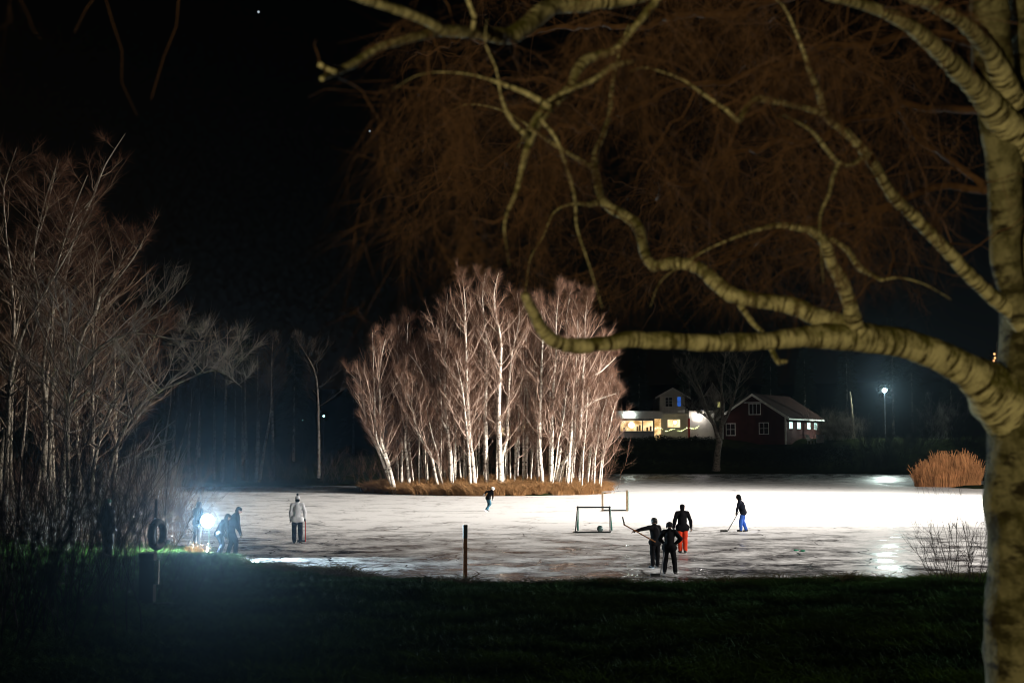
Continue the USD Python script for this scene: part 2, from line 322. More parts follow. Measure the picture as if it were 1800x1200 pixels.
ice_poly = pond.buffer(2.5)
it = trimesh.creation.triangulate_polygon(ice_poly, engine='earcut')
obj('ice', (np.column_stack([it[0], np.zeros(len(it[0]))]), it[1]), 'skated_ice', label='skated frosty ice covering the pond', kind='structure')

mat('night_mist', {'v': ('principled_volume', {'color': (0.55, 0.78, 1.0), 'density': 0.00007, 'anisotropy': 0.93})}, surface=None, volume='v.volume')
obj('haze', box(-600, 600, -300, 900, -3, 60), 'night_mist', label='thin cold night mist over the pond', cat='mist', kind='stuff')

# ------------------------------------------------------------------ grass, reeds
def scatter(name, protos, pts, scale, label, category, tilt=0.15):
    pi = UsdGeom.PointInstancer.Define(stage, path_for(name, None))
    tag(pi.GetPrim(), label, category, kind='stuff')
    rel = pi.CreatePrototypesRel()
    for k, (mesh, m) in enumerate(protos):
        o = obj('tuft', mesh, m, pi.GetPrim()); rel.AddTarget(o.GetPath())
    N = len(pts)
    pi.CreateProtoIndicesAttr(Vt.IntArray.FromNumpy(R.integers(0, len(protos), N).astype(np.int32)))
    pi.CreatePositionsAttr(Vt.Vec3fArray.FromNumpy(pts.astype(np.float32)))
    a = R.uniform(0, 2 * np.pi, N)
    pi.CreateOrientationsAttr(Vt.QuathArray([Gf.Quath(float(math.cos(t / 2)), 0.0, 0.0, float(math.sin(t / 2))) for t in a]))
    pi.CreateScalesAttr(Vt.Vec3fArray.FromNumpy(np.repeat(scale[:, None], 3, 1).astype(np.float32)))
def tuft(n, h, spread, lean, w):
    b = np.column_stack([R.normal(0, spread, (n, 2)), np.full(n, -0.03)])
    d = np.column_stack([R.normal(0, lean, (n, 2)), np.ones(n)]); hh = h * R.uniform(0.5, 1.1, n)
    mid = b + d * (hh * .55)[:, None]; tip = mid + np.column_stack([d[:, :2] * 2.2, np.full(n, .7)]) * (hh * .5)[:, None]
    return strands(np.stack([b, mid, tip], 1), np.stack([np.full(n, w), np.full(n, w * .8), np.full(n, w * .15)], 1))
gr = [(tuft(60, .13, .14, .45, .005), 'grass_blade') for _ in range(4)]
n = 42000
px_, py_ = R.uniform(-17, 22, n), R.uniform(8, 47, n)
s = land_dist(px_, py_); keep = (s > 0.15) & (meshkit.fbm(np.stack([px_ * .5, py_ * .5, 0 * px_], -1), 3, 2) > .2)
px_, py_ = px_[keep], py_[keep]
scatter('grass', gr, np.column_stack([px_, py_, ground_z(px_, py_)]), R.uniform(.6, 1.5, len(px_)), 'short rough grass on the near bank lit by the portable lamp', 'grass')
dg = [(tuft(70, .55, .16, .40, .009), 'dry_grass') for _ in range(4)]
n = 5200
px_, py_ = R.uniform(-12, 9, n), R.uniform(94, 113, n)
s = land_dist(px_, py_) * shapely.contains_xy(island.buffer(.3), px_, py_); keep = (s > -.05) & (shapely.contains_xy(island.buffer(.3), px_, py_)) & ((s < 2.6) | (R.random(n) < .45))
px_, py_ = px_[keep], py_[keep]
scatter('dry_sedge', dg, np.column_stack([px_, py_, np.maximum(ground_z(px_, py_), 0)]), R.uniform(.5, 1.5, len(px_)) , 'golden brown dead sedge tussocks around the foot of the island', 'dry grass')
# rough fringe of dead grass along the near shore
n = 5000
px_, py_ = R.uniform(-14, 24, n), R.uniform(33, 49, n)
s = land_dist(px_, py_); keep = (s > .1) & (px_ > -8) & (s < .5 + 1.6 * meshkit.fbm(np.stack([px_ * .7, py_ * .7, 0 * px_], -1), 2, 8) ** 1.5)
px_, py_ = px_[keep], py_[keep]
sd = [(tuft(45, .26, .15, .6, .006), 'old_sedge') for _ in range(3)]
scatter('shore_sedge', sd, np.column_stack([px_, py_, ground_z(px_, py_)]), (.45 + 3.2 * meshkit.fbm(np.stack([px_ * .9, py_ * .9, 0 * px_], -1), 2, 6) ** 2.5).clip(0, 1.15) * R.uniform(.7, 1.2, len(px_)), 'withered sedge fringe along the edge of the near shore', 'dry grass')
def reeds(name, label, cx, cy, rx, ry, n, h, m, seed, lean=.06, w=.012, dome=True, hang=True):
    g = np.random.default_rng(seed)
    a, rr = g.uniform(0, 2 * np.pi, n), np.sqrt(g.uniform(0, 1, n))
    x, y = cx + rx * rr * np.cos(a), cy + ry * rr * np.sin(a)
    b = np.column_stack([x, y, np.maximum(ground_z(x, y), 0) - .02])
    hh = h * g.uniform(.55, 1.05, n) * (np.sqrt(np.maximum(1 - (rr * .93) ** 2.5, .08)) if dome else 1)
    hh *= .62 + .75 * meshkit.fbm(np.stack([x * 1.3, y * 1.3, 0 * x], -1), 3, seed) ** 1.2 * (1 + .25 * (x - cx) / rx)
    d = np.column_stack([g.normal(0, lean, (n, 2)) + (np.stack([np.cos(a), np.sin(a)], 1) * rr[:, None] * lean * 2), np.ones(n)])
    d[:, :2] *= np.where(g.random(n) < .15, 2.2, 1.0)[:, None]
    p1 = b + d * (hh * .5)[:, None]; p2 = b + (d + g.normal(0, .05, (n, 3))) * hh[:, None]
    p3 = p2 + np.column_stack([g.normal(0, .14, (n, 2)), g.uniform(-.1, .12, n)]) * h / 2.5
    W = np.full(n, w)
    return obj(name, strands(np.stack([b, p1, p2, p3], 1), np.stack([W, W * .8, W * (1.5 if hang else .6), W * .3], 1)), m, label=label, cat='reeds', kind='stuff')
c = G(1672, 856)
reeds('reed_bed', 'orange brown reed bed on the right bank, partly behind the big birch trunk', c[0] + .35, c[1] + 2.0, 2.75, 2.0, 5200, 2.65, 'reed', 31, .07)
c = G(318, 905, .3)
reeds('reed_clump', 'tall pale withered reeds at the left shore behind the portable lamp', -16.6, 62.0, 1.5, 2.6, 700, 3.2, 'pale_reed', 32, .10, .010, hang=False)
c = G(362, 985, .2)
reeds('sedge_tuft', 'bright straw tussock right under the portable lamp', -9.75, 42.6, .32, .25, 220, .55, 'dry_grass', 33, .22, .006, hang=False)

# ------------------------------------------------------------------ trees
def grow(trunk, g, crown_from=.3, n1=26, l1=3.2, up=.75, n2=9, n3=9, twig=.55, twig_r=.0045, sides=6, limbs=None, droop=0.0, out_bias=None):
    """Limbs, boughs and twigs for the trunk (rows x, y, z, r). Returns (branch mesh, twig mesh)."""
    p = trunk[:, :3]; L = np.concatenate([[0], np.cumsum(np.linalg.norm(np.diff(p, axis=0), axis=1))]); T = L[-1]
    t = crown_from + (1 - crown_from) * np.sort(g.uniform(0, 1, n1)) ** .9
    t = np.minimum(t, .985)
    at = np.stack([np.interp(t * T, L, p[:, k]) for k in range(3)], 1); r0 = np.interp(t * T, L, trunk[:, 3])
    az = np.arange(n1) * 2.4 + g.normal(0, .6, n1)
    out = np.stack([np.cos(az), np.sin(az), 0 * az], 1)
    if out_bias is not None: out = out + np.array(out_bias)[None]; out /= np.linalg.norm(out, axis=1, keepdims=True)
    u = up * g.uniform(.6, 1.4, n1)
    d = out + np.array([0, 0, 1.0]) * u[:, None]; d /= np.linalg.norm(d, axis=1, keepdims=True)
    rel = (t - crown_from) / (1 - crown_from)
    ln = l1 * (0.16 + 0.90 * np.sin(np.pi * np.clip(.25 + rel * .73, 0, 1))) * g.uniform(.6, 1.15, n1)
    K = 6; ss = np.linspace(0, 1, K)
    curve = np.array([0, 0, 1.0]) * (.30 - droop)
    pts = at[:, None] + (d[:, None] * ss[None, :, None] + curve * (ss ** 2)[None, :, None]) * ln[:, None, None]
    pts[:, 1:] += np.cumsum(g.normal(0, .045, (n1, K - 1, 3)), 1) * ln[:, None, None] * .6
    rb = np.minimum(r0 * .55, .012 + ln * .011)
    rad = rb[:, None] * (1 - .82 * ss)[None]
    parts = [strands(pts, rad, 4)]
    # second order
    N2 = n1 * n2; i = np.repeat(np.arange(n1), n2); s = g.uniform(.18, 1, N2)
    k = np.minimum((s * (K - 1)).astype(int), K - 2); fr = s * (K - 1) - k
    b2 = pts[i, k] * (1 - fr)[:, None] + pts[i, k + 1] * fr[:, None]
    dl = pts[i, k + 1] - pts[i, k]; dl /= np.linalg.norm(dl, axis=1, keepdims=True)
    d2 = dl + g.normal(0, .55, (N2, 3)) + np.array([0, 0, .35 - droop]); d2 /= np.linalg.norm(d2, axis=1, keepdims=True)
    l2 = ln[i] * g.uniform(.22, .5, N2) * (1.1 - .5 * s)
    K2 = 3; s2 = np.linspace(0, 1, K2)
    p2 = b2[:, None] + (d2[:, None] * s2[None, :, None] + np.array([0, 0, .18 - droop]) * (s2 ** 2)[None, :, None]) * l2[:, None, None]
    r2 = np.maximum(rb[i] * .34, .006)[:, None] * (1 - .65 * s2)[None]
    parts.append(strands(p2, r2, 3))
    # twigs
    N3 = N2 * n3; i = np.repeat(np.arange(N2), n3); s = g.uniform(.1, 1, N3)
    k = np.minimum((s * 2).astype(int), 1); fr = s * 2 - k
    b3 = p2[i, k] * (1 - fr)[:, None] + p2[i, k + 1] * fr[:, None]
    dl = p2[i, k + 1] - p2[i, k]; dl /= np.maximum(np.linalg.norm(dl, axis=1, keepdims=True), 1e-6)
    d3 = dl + g.normal(0, .5, (N3, 3)) + np.array([0, 0, .25 - droop * 2.2]); d3 /= np.linalg.norm(d3, axis=1, keepdims=True)
    l3 = twig * g.uniform(.5, 1.3, N3)
    tw = spikes(b3, b3 + d3 * l3[:, None], np.full(N3, twig_r))
    return vf(parts), tw
def bare_tree(name, label, category, trunks, g, bark='birch_bark', limbm='limb_bark', twigm='twig', group=None, sides=7, base=None, **kw):
    t0 = trunks[0][0]
    b = np.array([t0[0], t0[1], t0[2]])
    t = thing(name, label, category, b, 0, group)
    for k, tr in enumerate(trunks):
        tr = np.array(tr, float); tr[:, :3] -= b
        m, c = limb(tr, sides, .12, int(g.integers(1e6)))
        obj('trunk', m, bark, t, smooth=True, coord=c)
        br, tw = grow(tr, g, **kw)
        obj('branches', br, limbm, t, smooth=True); obj('twigs', tw, twigm, t, kind='stuff')
    return t
def traced(px_pts, Y, r0, r1, g, bend=.15, z0=None, step=.5):
    """a trunk traced in the photograph, standing at the depth Y with a wandering depth of its own"""
    n = len(px_pts); dy = np.cumsum(g.normal(0, bend, n)); dy -= dy[0]
    rows = [[*P(x, y, Y + dy[k]), 0] for k, (x, y) in enumerate(px_pts)]
    rows = np.array(rows)
    rows[0, 2] = (gz(rows[0, 0], rows[0, 1]) if z0 is None else z0) - .1
    L = np.concatenate([[0], np.cumsum(np.linalg.norm(np.diff(rows[:, :3], axis=0), axis=1))]); L /= L[-1]
    rows[:, 3] = r0 * (1 - L) ** .85 + r1 * L
    rows = spline(rows, step)
    rows[:, 3] *= 1 + .35 * np.exp(-np.arange(len(rows)) * step / .35)
    rows[:, :2] += (meshkit.noise(np.stack([rows[:, 2] * .7, rows[:, 0] * .2, rows[:, 1] * .2], -1), 3)[:, None] - .5) * .10
    return rows

Z3 = lambda pts: [(580 + x / 2.609, 440 + (y + 34 * min(1, max(0, (420 - y) / 300))) / 2.609) for x, y in pts]
ISL = [  # traced trunk(s), depth, base radius, label
    ([[(303, 1067), (265, 970), (238, 890), (230, 780), (229, 560), (250, 430), (262, 380)], [(303, 1067), (255, 960), (222, 890), (207, 790), (203, 560), (196, 370)]], 98.5, .13, 'twin stemmed white birch at the left end of the island'),
    ([[(300, 1062), (216, 905), (172, 800), (145, 660), (122, 590), (75, 548)]], 99.0, .12, 'birch leaning far out left over the ice at the island\'s left tip'),
    ([[(327, 1070), (331, 800), (325, 640), (311, 470), (316, 330)]], 100.5, .09, 'slender upright birch just right of the twin stemmed birch'),
    ([[(368, 1057), (353, 960), (345, 900), (355, 740), (344, 600), (360, 290)]], 99.5, .11, 'slightly crooked pale birch in the left third of the island'),
    ([[(500, 1090), (480, 1010), (458, 930), (400, 830), (372, 700), (300, 560)], [(530, 1092), (508, 1035), (500, 960), (470, 850), (440, 700)]], 98.0, .11, 'forked birch bending left at the island\'s front edge'),
    ([[(560, 1085), (550, 940), (540, 830), (526, 640), (524, 500), (531, 330), (540, 170)], [(540, 830), (470, 690), (410, 540), (350, 460)]], 99.0, .15, 'stout white birch with a long limb sweeping up left'),
    ([[(572, 1080), (574, 950), (570, 780), (574, 600), (585, 440)]], 101.0, .09, 'thin straight birch hugging the right side of the stout limbed birch'),
    ([[(616, 1050), (612, 880), (607, 700), (598, 480), (600, 250)]], 103.0, .11, 'birch standing deep in the island left of its middle'),
    ([[(645, 1105), (640, 1000), (630, 850), (608, 650), (570, 470)]], 97.2, .11, 'front row birch, left of a pair rooted at the water line'),
    ([[(668, 1090), (655, 980), (640, 820), (627, 600), (622, 400), (618, 200), (606, 80)], [(632, 660), (560, 570), (520, 500), (470, 420)]], 97.8, .15, 'tall front row birch, right of the pair rooted at the water line'),
    ([[(722, 1060), (716, 900), (713, 700), (716, 550), (714, 350), (700, 200), (712, 70)]], 99.5, .17, 'tallest birch, dark footed, behind the skater in the white helmet'),
    ([[(785, 1085), (780, 930), (775, 760), (779, 560), (785, 420), (765, 300), (752, 180), (772, 70)], [(779, 560), (745, 470), (700, 400), (660, 290)]], 98.2, .19, 'thickest white birch in the middle of the island'),
    ([[(795, 1080), (791, 950), (815, 860), (816, 700), (826, 560), (836, 470), (870, 300), (860, 170)]], 98.9, .11, 'crooked birch kinking right beside the thickest birch'),
    ([[(845, 1065), (858, 920), (862, 840), (870, 700), (880, 580), (872, 330)]], 100.0, .08, 'slim birch leaning right in the gap of the island\'s middle'),
    ([[(896, 1055), (904, 930), (906, 780), (903, 600), (900, 400), (915, 230)]], 101.0, .11, 'straight birch right of the island\'s central gap'),
    ([[(916, 1040), (926, 880), (930, 750), (938, 600), (945, 380)]], 104.0, .09, 'thin birch behind the straight one right of the gap'),
    ([[(980, 1073), (966, 950), (963, 760), (968, 600), (973, 480), (977, 330), (965, 210)]], 98.4, .14, 'bright white birch curving left at its foot, under the cut branch tip'),
    ([[(1010, 1065), (1018, 950), (1020, 800), (1022, 650), (1035, 520), (1038, 350), (1050, 140)]], 98.8, .14, 'bright straight birch below the mossy branch, tall pointed crown'),
    ([[(1030, 1045), (1060, 900), (1068, 760), (1075, 600), (1080, 480), (1085, 320), (1100, 160)]], 100.0, .12, 'birch leaning right at its foot in the right third of the island'),
    ([[(1086, 1080), (1100, 950), (1108, 820), (1118, 650), (1130, 500), (1136, 360), (1140, 260)]], 98.6, .11, 'slim white birch at the front of the island\'s right end'),
    ([[(1036, 1035), (1062, 985), (1105, 935), (1140, 870), (1152, 760), (1158, 630), (1165, 500), (1170, 350), (1180, 180)], [(1156, 690), (1190, 590), (1245, 555), (1312, 490)], [(1154, 730), (1210, 690), (1310, 655)]], 99.2, .14, 'curving birch with limbs reaching right over the ice, island\'s right end'),
    ([[(1140, 1080), (1150, 980), (1165, 880), (1185, 700), (1215, 520)]], 101.0, .06, 'thin reddish sapling, first from the right end cluster'),
    ([[(1176, 1075), (1190, 950), (1203, 820), (1230, 620), (1262, 400)]], 100.5, .06, 'thin reddish sapling, second in the right end cluster'),
    ([[(1211, 1070), (1216, 980), (1228, 880), (1248, 760), (1300, 560)]], 100.0, .06, 'thin reddish sapling, third in the right end cluster'),
    ([[(1240, 1062), (1256, 950), (1285, 800), (1325, 640)]], 99.8, .05, 'thin outermost sapling at the island\'s right tip'),
]
g = np.random.default_rng(11)
for stems, Yd, r, label in ISL:
    tr = []
    for k, st in enumerate(stems):
        pts = Z3(st)
        ro = traced(pts, Yd, r * (1.15 if k == 0 else .7), .012, g, .12, z0=None if st[0][1] > 1000 else P(*pts[0], Yd)[2] + .1)
        tr.append(ro)
    H = tr[0][-1, 2]
    t0 = thing('birch_tree', label, 'birch', tr[0][0, :3])
    for k, ro in enumerate(tr):
        ro = ro.copy(); ro[:, :3] -= tr[0][0, :3]
        m_, c_ = limb(ro, 7, .10, int(g.integers(1e6)))
        obj('trunk' if k == 0 or stems[k][0][1] > 1000 else 'limb', m_, 'birch_bark', t0, smooth=True, coord=c_)
        small = r < .07
        br, tw = grow(ro, g, crown_from=.17 if k == 0 else .15, n1=(24 if small else 36) if k == 0 else 16, l1=(2.1 if small else 2.7) * (1 if k == 0 else .6), up=1.15, n2=10, n3=16, twig=.60, twig_r=.0048)
        obj('branches', br, 'limb_bark', t0, smooth=True, kind='stuff'); obj('twigs', tw, 'twig', t0, kind='stuff')
# the thinner trunks deeper in the thicket
for k in range(62):
    x = [ -8.6, -7.6, -6.9, -6.2, -5.4, -4.9, -4.2, -3.8, -3.1, -2.4, -1.5, -1.0, -.3, .2, .9, 1.5, 2.2, 2.9, 3.4, 4.0, 4.7, 5.2, 5.8, -6.6][k % 24] + (.35 if k > 23 else 0) - (.6 if k > 47 else 0) + g.uniform(-.25, .25)
    y = g.uniform(100.5, 109.5) if k < 38 else g.uniform(97.5, 102.5); h = (1 if k < 38 else .88) * (9.5 + 4.5 * math.sin((x + 10) / 17 * math.pi)) * g.uniform(.75, 1.02)
    lean = g.normal(0, .05, 2) + [(x + 1.9) * .012, 0]
    if not island.buffer(-.4).contains(sg.Point(x, y)): y = 103.5 + g.uniform(-3, 3)
    z = gz(x, y) - .1
    ro = spline([[x + lean[0] * h * t + g.normal(0, .10) * t, y + lean[1] * h * t, z + h * t, (.085 if k < 38 else .06) * (1 - t) + .01] for t in np.linspace(0, 1, 6)], .6)
    bare_tree('thicket_birch', 'thin pale birch standing back in the thicket of the island', 'birch', [ro], g, group='thin birches deep in the island thicket',
              crown_from=.2, n1=24, l1=2.0, up=1.1, n2=8, n3=11, twig=.55, twig_r=.0048, sides=5)
# low brush between the trunks of the island and over its right tip
def shrub(name, label, category, x, y, n, h, spread, g, m='dark_twig', r=.012, forks=6, twigs=5, group=None, tw=.35, fan=.5, lean=(0, 0), z=None):
    z = gz(x, y) if z is None else z
    b = np.column_stack([g.normal(0, spread, (n, 2)), np.full(n, -.05)])
    d = np.column_stack([g.normal(0, fan, (n, 2)) + np.array(lean), np.ones(n)]); hh = h * g.uniform(.45, 1.05, n)
    d /= np.linalg.norm(d, axis=1, keepdims=True)
    K = 6; s = np.linspace(0, 1, K)
    pts = b[:, None] + (d[:, None] * s[None, :, None] + np.array([0, 0, .12]) * (s ** 2)[None, :, None]) * hh[:, None, None]
    pts[:, 1:] += np.cumsum(g.normal(0, .03, (n, K - 1, 3)), 1) * hh[:, None, None]
    st = strands(pts, (r * g.uniform(.6, 1.2, n))[:, None] * (1 - .85 * s)[None], 4)
    N = n * forks; i = np.repeat(np.arange(n), forks); f = g.uniform(.25, .98, N); k = np.minimum((f * 5).astype(int), 4); fr = f * 5 - k
    bb = pts[i, k] * (1 - fr)[:, None] + pts[i, k + 1] * fr[:, None]; dl = pts[i, k + 1] - pts[i, k]; dl /= np.linalg.norm(dl, axis=1, keepdims=True)
    d2 = dl + g.normal(0, .45, (N, 3)); d2 /= np.linalg.norm(d2, axis=1, keepdims=True); l2 = hh[i] * g.uniform(.12, .38, N)
    p2 = bb[:, None] + d2[:, None] * np.linspace(0, 1, 3)[None, :, None] * l2[:, None, None] + np.array([0, 0, .15])[None, None] * (np.linspace(0, 1, 3) ** 2)[None, :, None] * l2[:, None, None]
    s2 = strands(p2, np.full(N, r * .42)[:, None] * np.array([[1, .7, .2]]), 3)
    t = thing(name, label, category, (x, y, z), 0, group)
    obj('stems', vf([st]), m, t, kind='stuff')
    parts = [s2]
    if twigs:
        N3 = N * twigs; i = np.repeat(np.arange(N), twigs); f = g.uniform(.2, 1, N3)[:, None]
        bb = p2[i, 0] * (1 - f) + p2[i, 2] * f; d3 = (p2[i, 2] - p2[i, 0]) / np.maximum(l2[i], 1e-3)[:, None] + g.normal(0, .5, (N3, 3))
        parts.append(spikes(bb, bb + d3 * (tw * g.uniform(.4, 1, N3))[:, None], np.full(N3, r * .28)))
    obj('twigs', vf(parts), m, t, kind='stuff')
    return t
for k, (x, y) in enumerate([(-7.5, 101), (-5.6, 103), (-3.6, 104), (-1.4, 105), (.6, 104), (2.4, 103), (4.2, 102), (5.6, 103.4), (6.0, 101.6), (-9.3, 103)]):
    shrub('island_brush', 'leafless brown brush between the birch trunks on the island', 'bush', x, y, 16, 3.4, .7, g, 'twig', .014, 8, 7, 'brush between the island birches', .5, .28)

# --- left bank group
Z1 = lambda pts: [(x / 2, 200 + y / 2) for x, y in pts]
LEFT = [
    ([[(158, 1480), (160, 1010), (182, 760), (184, 600), (222, 450), (262, 320), (305, 215)], [(160, 1010), (150, 930), (175, 700), (232, 420), (330, 290)]], 52, .13, 'twin stemmed birch in the middle of the left bank group'),
    ([[(176, 1480), (178, 1000), (212, 860), (224, 720), (226, 600), (262, 430), (330, 280), (370, 180), (440, 70)]], 53, .12, 'tall birch with a long tip leaning right above the left bank group'),
    ([[(20, 1480), (30, 1000), (85, 760), (150, 640), (215, 540), (270, 420), (300, 380)]], 51, .12, 'birch bending right at the left edge of the picture'),
    ([[(60, 1480), (100, 860), (130, 700), (120, 500), (150, 330), (200, 180)]], 54, .10, 'slim upright birch in the left bank group, left of its middle'),
    ([[(210, 1480), (262, 880), (330, 700), (400, 600), (470, 510), (505, 430)], [(330, 700), (350, 640), (420, 540), (440, 470)]], 50, .12, 'pale birch with a forked top leaning far right, left bank group'),
    ([[(300, 1480), (360, 1110), (430, 980), (480, 880), (530, 810), (560, 740)]], 49, .10, 'low birch leaning out right towards the portable lamp'),
    ([[(-20, 1480), (20, 1100), (42, 800), (40, 560), (10, 300), (60, 120)]], 55, .12, 'leftmost tall dim birch cut by the picture edge'),
    ([[(40, 1480), (45, 820), (120, 480), (172, 300), (205, 160)]], 56, .10, 'thin dim birch behind the left bank group'),
    ([[(250, 1480), (240, 1000), (290, 900), (350, 820), (460, 770), (600, 790), (720, 800)]], 47, .09, 'branchy willow spreading over the lamp on the left bank'),
    ([[(330, 1500), (420, 1150), (520, 1000), (640, 940), (760, 900), (850, 960)]], 48, .09, 'grey willow whose boughs hang right past the lamp'),
]
g = np.random.default_rng(21)
for k, (stems, Yd, r, label) in enumerate(LEFT):
    willow = 'willow' in label
    tr = []
    for j, st in enumerate(stems):
        tr.append(traced(Z1(st), Yd, r * (1 if j == 0 else .6), .012, g, .25, z0=None if st[0][1] > 1400 else P(*Z1(st)[0], Yd)[2]))
    t0 = thing('willow_tree' if willow else 'birch_tree', label, 'willow' if willow else 'birch', tr[0][0, :3])
    for j, ro in enumerate(tr):
        ro = ro.copy(); ro[:, :3] -= tr[0][0, :3]
        m_, c_ = limb(ro, 7, .10, int(g.integers(1e6)))
        obj('trunk' if j == 0 else 'limb', m_, 'grey_bark' if willow else 'dimmed_bank_bark', t0, smooth=True, coord=c_)
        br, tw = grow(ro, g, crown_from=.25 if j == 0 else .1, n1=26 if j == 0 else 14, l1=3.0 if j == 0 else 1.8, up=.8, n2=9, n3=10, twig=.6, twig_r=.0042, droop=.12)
        obj('branches', br, 'grey_twig' if willow else 'dimmed_bank_limb', t0, smooth=True, kind='stuff'); obj('twigs', tw, 'grey_twig' if willow else 'dimmed_bank_twig', t0, kind='stuff')
for k in range(9):
    x, y = [(-21, 60), (-18.5, 57), (-24, 64), (-27, 58), (-16.5, 54), (-22, 70), (-29, 68), (-19, 66), (-25, 75)][k]
    h = g.uniform(7.5, 11.5); z = gz(x, y) - .1; a = g.normal(0, .08, 2)
    ro = spline([[x + a[0] * h * t, y + a[1] * h * t, z + h * t, .11 * (1 - t) + .012] for t in np.linspace(0, 1, 6)], .6)
    bare_tree('bank_birch', 'dim birch filling the back of the left bank group', 'birch', [ro], g, bark='dimmed_bank_bark', limbm='dimmed_bank_limb', twigm='dimmed_bank_twig', group='dim birches at the back of the left bank', crown_from=.2, n1=24, l1=2.8, up=.8, n2=9, n3=9, twig=.6, twig_r=.0042, sides=5, droop=.05)

# --- far shore wood on the left
Z7 = lambda pts: [(280 + x / 3.53, 540 + y / 3.53) for x, y in pts]
FAR = [[(10, 1010), (35, 850), (62, 640), (80, 420)], [(60, 1010), (85, 850), (112, 640), (130, 400)], [(85, 1020), (130, 860), (175, 720), (220, 500)], [(185, 980), (186, 820), (200, 500)], [(222, 1000), (235, 860), (248, 720), (255, 450)],
       [(388, 1030), (402, 850), (410, 590), (420, 300), (425, 120)], [(340, 1000), (342, 650), (350, 350)], [(546, 1010), (542, 850), (533, 650), (530, 400)], [(588, 1010), (606, 850), (610, 600), (612, 300)], [(598, 1010), (618, 800), (624, 500)],
       [(618, 1000), (655, 850), (690, 650), (700, 400)], [(706, 990), (704, 760), (698, 420), (705, 180)], [(515, 1005), (515, 800), (510, 500)], [(470, 1005), (468, 780), (480, 380)], [(990, 990), (988, 800), (983, 520), (960, 380), (850, 190)]]
FLAB = {5: 'tall pale trunk with a reddish tint, tallest of the far wood behind the lamp', 14: 'lone far trunk standing apart, left of the island', 10: 'short far trunk leaning right among upright ones', 11: 'rightmost upright trunk of the far wood'}
for k, st in enumerate(FAR):
    ro = traced(Z7(st), 122 + g.uniform(-2, 6), .15 if k not in (14, 5) else .17, .02, g, .2, step=.8)
    bare_tree('forest_birch', FLAB.get(k, 'slender pale trunk in the dark wood on the far left shore'), 'birch', [ro], g, group=None if k in FLAB else 'slender trunks of the far left wood', bark='dimmed_forest_bark', limbm='dark_twig', twigm='dark_twig', crown_from=.45, n1=22, l1=2.6, up=.7, n2=7, n3=6, twig=.7, twig_r=.008, sides=5)  # dark limbs and twigs also dim the crowns by colour
for k in range(7):
    shrub('shore_brush', 'low dim brush along the far left shoreline', 'bush', -27 + k * 3.6, 121 + .5 * math.sin(k), 22, 2.6, 1.2, g, 'twig', .014, 7, 5, 'brush along the far left shore', .5, .4)

# --- dark trees behind the houses and on the hill
def conifer(name, label, x, y, h, g, group):
    z = gz(x, y); t = thing(name, label, 'spruce', (x, y, z), 0, group)
    m_, c_ = limb(np.array([[0, 0, -.2, .22], [0, 0, h * .5, .13], [0, 0, h, .02]]), 6); obj('trunk', m_, 'grey_bark', t, smooth=True, coord=c_)
    n = 900; f = g.uniform(.08, 1, n) ** .8; a = g.uniform(0, 2 * np.pi, n); L = (1 - f) * h * .2 + .35
    L *= g.uniform(.6, 1.1, n)
    b = np.column_stack([0 * f, 0 * f, f * h]); tip = b + np.column_stack([np.cos(a) * L, np.sin(a) * L, -.28 * L + .1])
    q_ = np.repeat(b, 6, 0) + (np.repeat(tip - b, 6, 0)) * g.uniform(.25, 1, (n * 6, 1)); dd = np.repeat(tip - b, 6, 0); dd /= np.linalg.norm(dd, axis=1, keepdims=True)
    tip2 = q_ + (dd + g.normal(0, .5, (n * 6, 3)) - [0, 0, .3]) * .45
    obj('crown', vf([spikes(b, tip, np.full(n, .03)), spikes(q_, tip2, np.full(n * 6, .05))]), 'needle', t)
    return t
spruces = []
for k in range(26):
    x = -75 + k * 6.4 + g.uniform(-2, 2); y = 205 + g.uniform(0, 25) + (0 if x > 0 else -30); h = g.uniform(12, 19)
    if k < 5: spruces.append(conifer('spruce_tree', 'black spruce in the dark wood behind the far bank', x, y, h, g, 'black spruces behind the far bank')); continue
    t = thing('spruce_tree', 'black spruce in the dark wood behind the far bank', 'spruce', (x, y, gz(x, y)), g.uniform(0, 6), 'black spruces behind the far bank')
    t.GetReferences().AddInternalReference(spruces[k % 5].GetPath()); t.SetInstanceable(True)

# --- the bare tree in front of the houses
T4 = lambda pts: [(1060 + x / 4.09, 640 + y / 4.09) for x, y in pts]
Yt = 166.5
roots = [[(812, 745), (822, 640), (838, 560), (845, 480)], [(838, 560), (800, 440), (750, 340), (715, 230), (660, 80), (600, -60)], [(845, 480), (858, 380), (862, 280), (850, 130), (880, -60), (870, -200)],
         [(850, 440), (905, 340), (945, 220), (990, 60), (1060, -80)], [(715, 230), (640, 120), (560, 10)], [(838, 560), (790, 430), (700, 350), (600, 330)]]
tr = []
for j, st in enumerate(roots):
    tr.append(traced(T4(st), Yt, [.42, .26, .22, .2, .12, .12][j], .28 if j == 0 else .03, g, .3, z0=None if j == 0 else P(*T4(st)[0], Yt)[2], step=.6))
t0 = thing('bare_tree', 'big leafless tree with a forked trunk in front of the white house', 'tree', tr[0][0, :3])
for j, ro in enumerate(tr):
    ro = ro.copy(); ro[:, :3] -= tr[0][0, :3]; m_, c_ = limb(ro, 8, .1, j)
    obj('trunk' if j == 0 else 'limb', m_, 'grey_bark', t0, smooth=True, coord=c_)
    if j:
        br, tw = grow(ro, g, crown_from=.25, n1=18, l1=3.0, up=.7, n2=8, n3=8, twig=.7, twig_r=.009)
        obj('branches', br, 'grey_twig', t0, smooth=True, kind='stuff'); obj('twigs', tw, 'grey_twig', t0, kind='stuff')

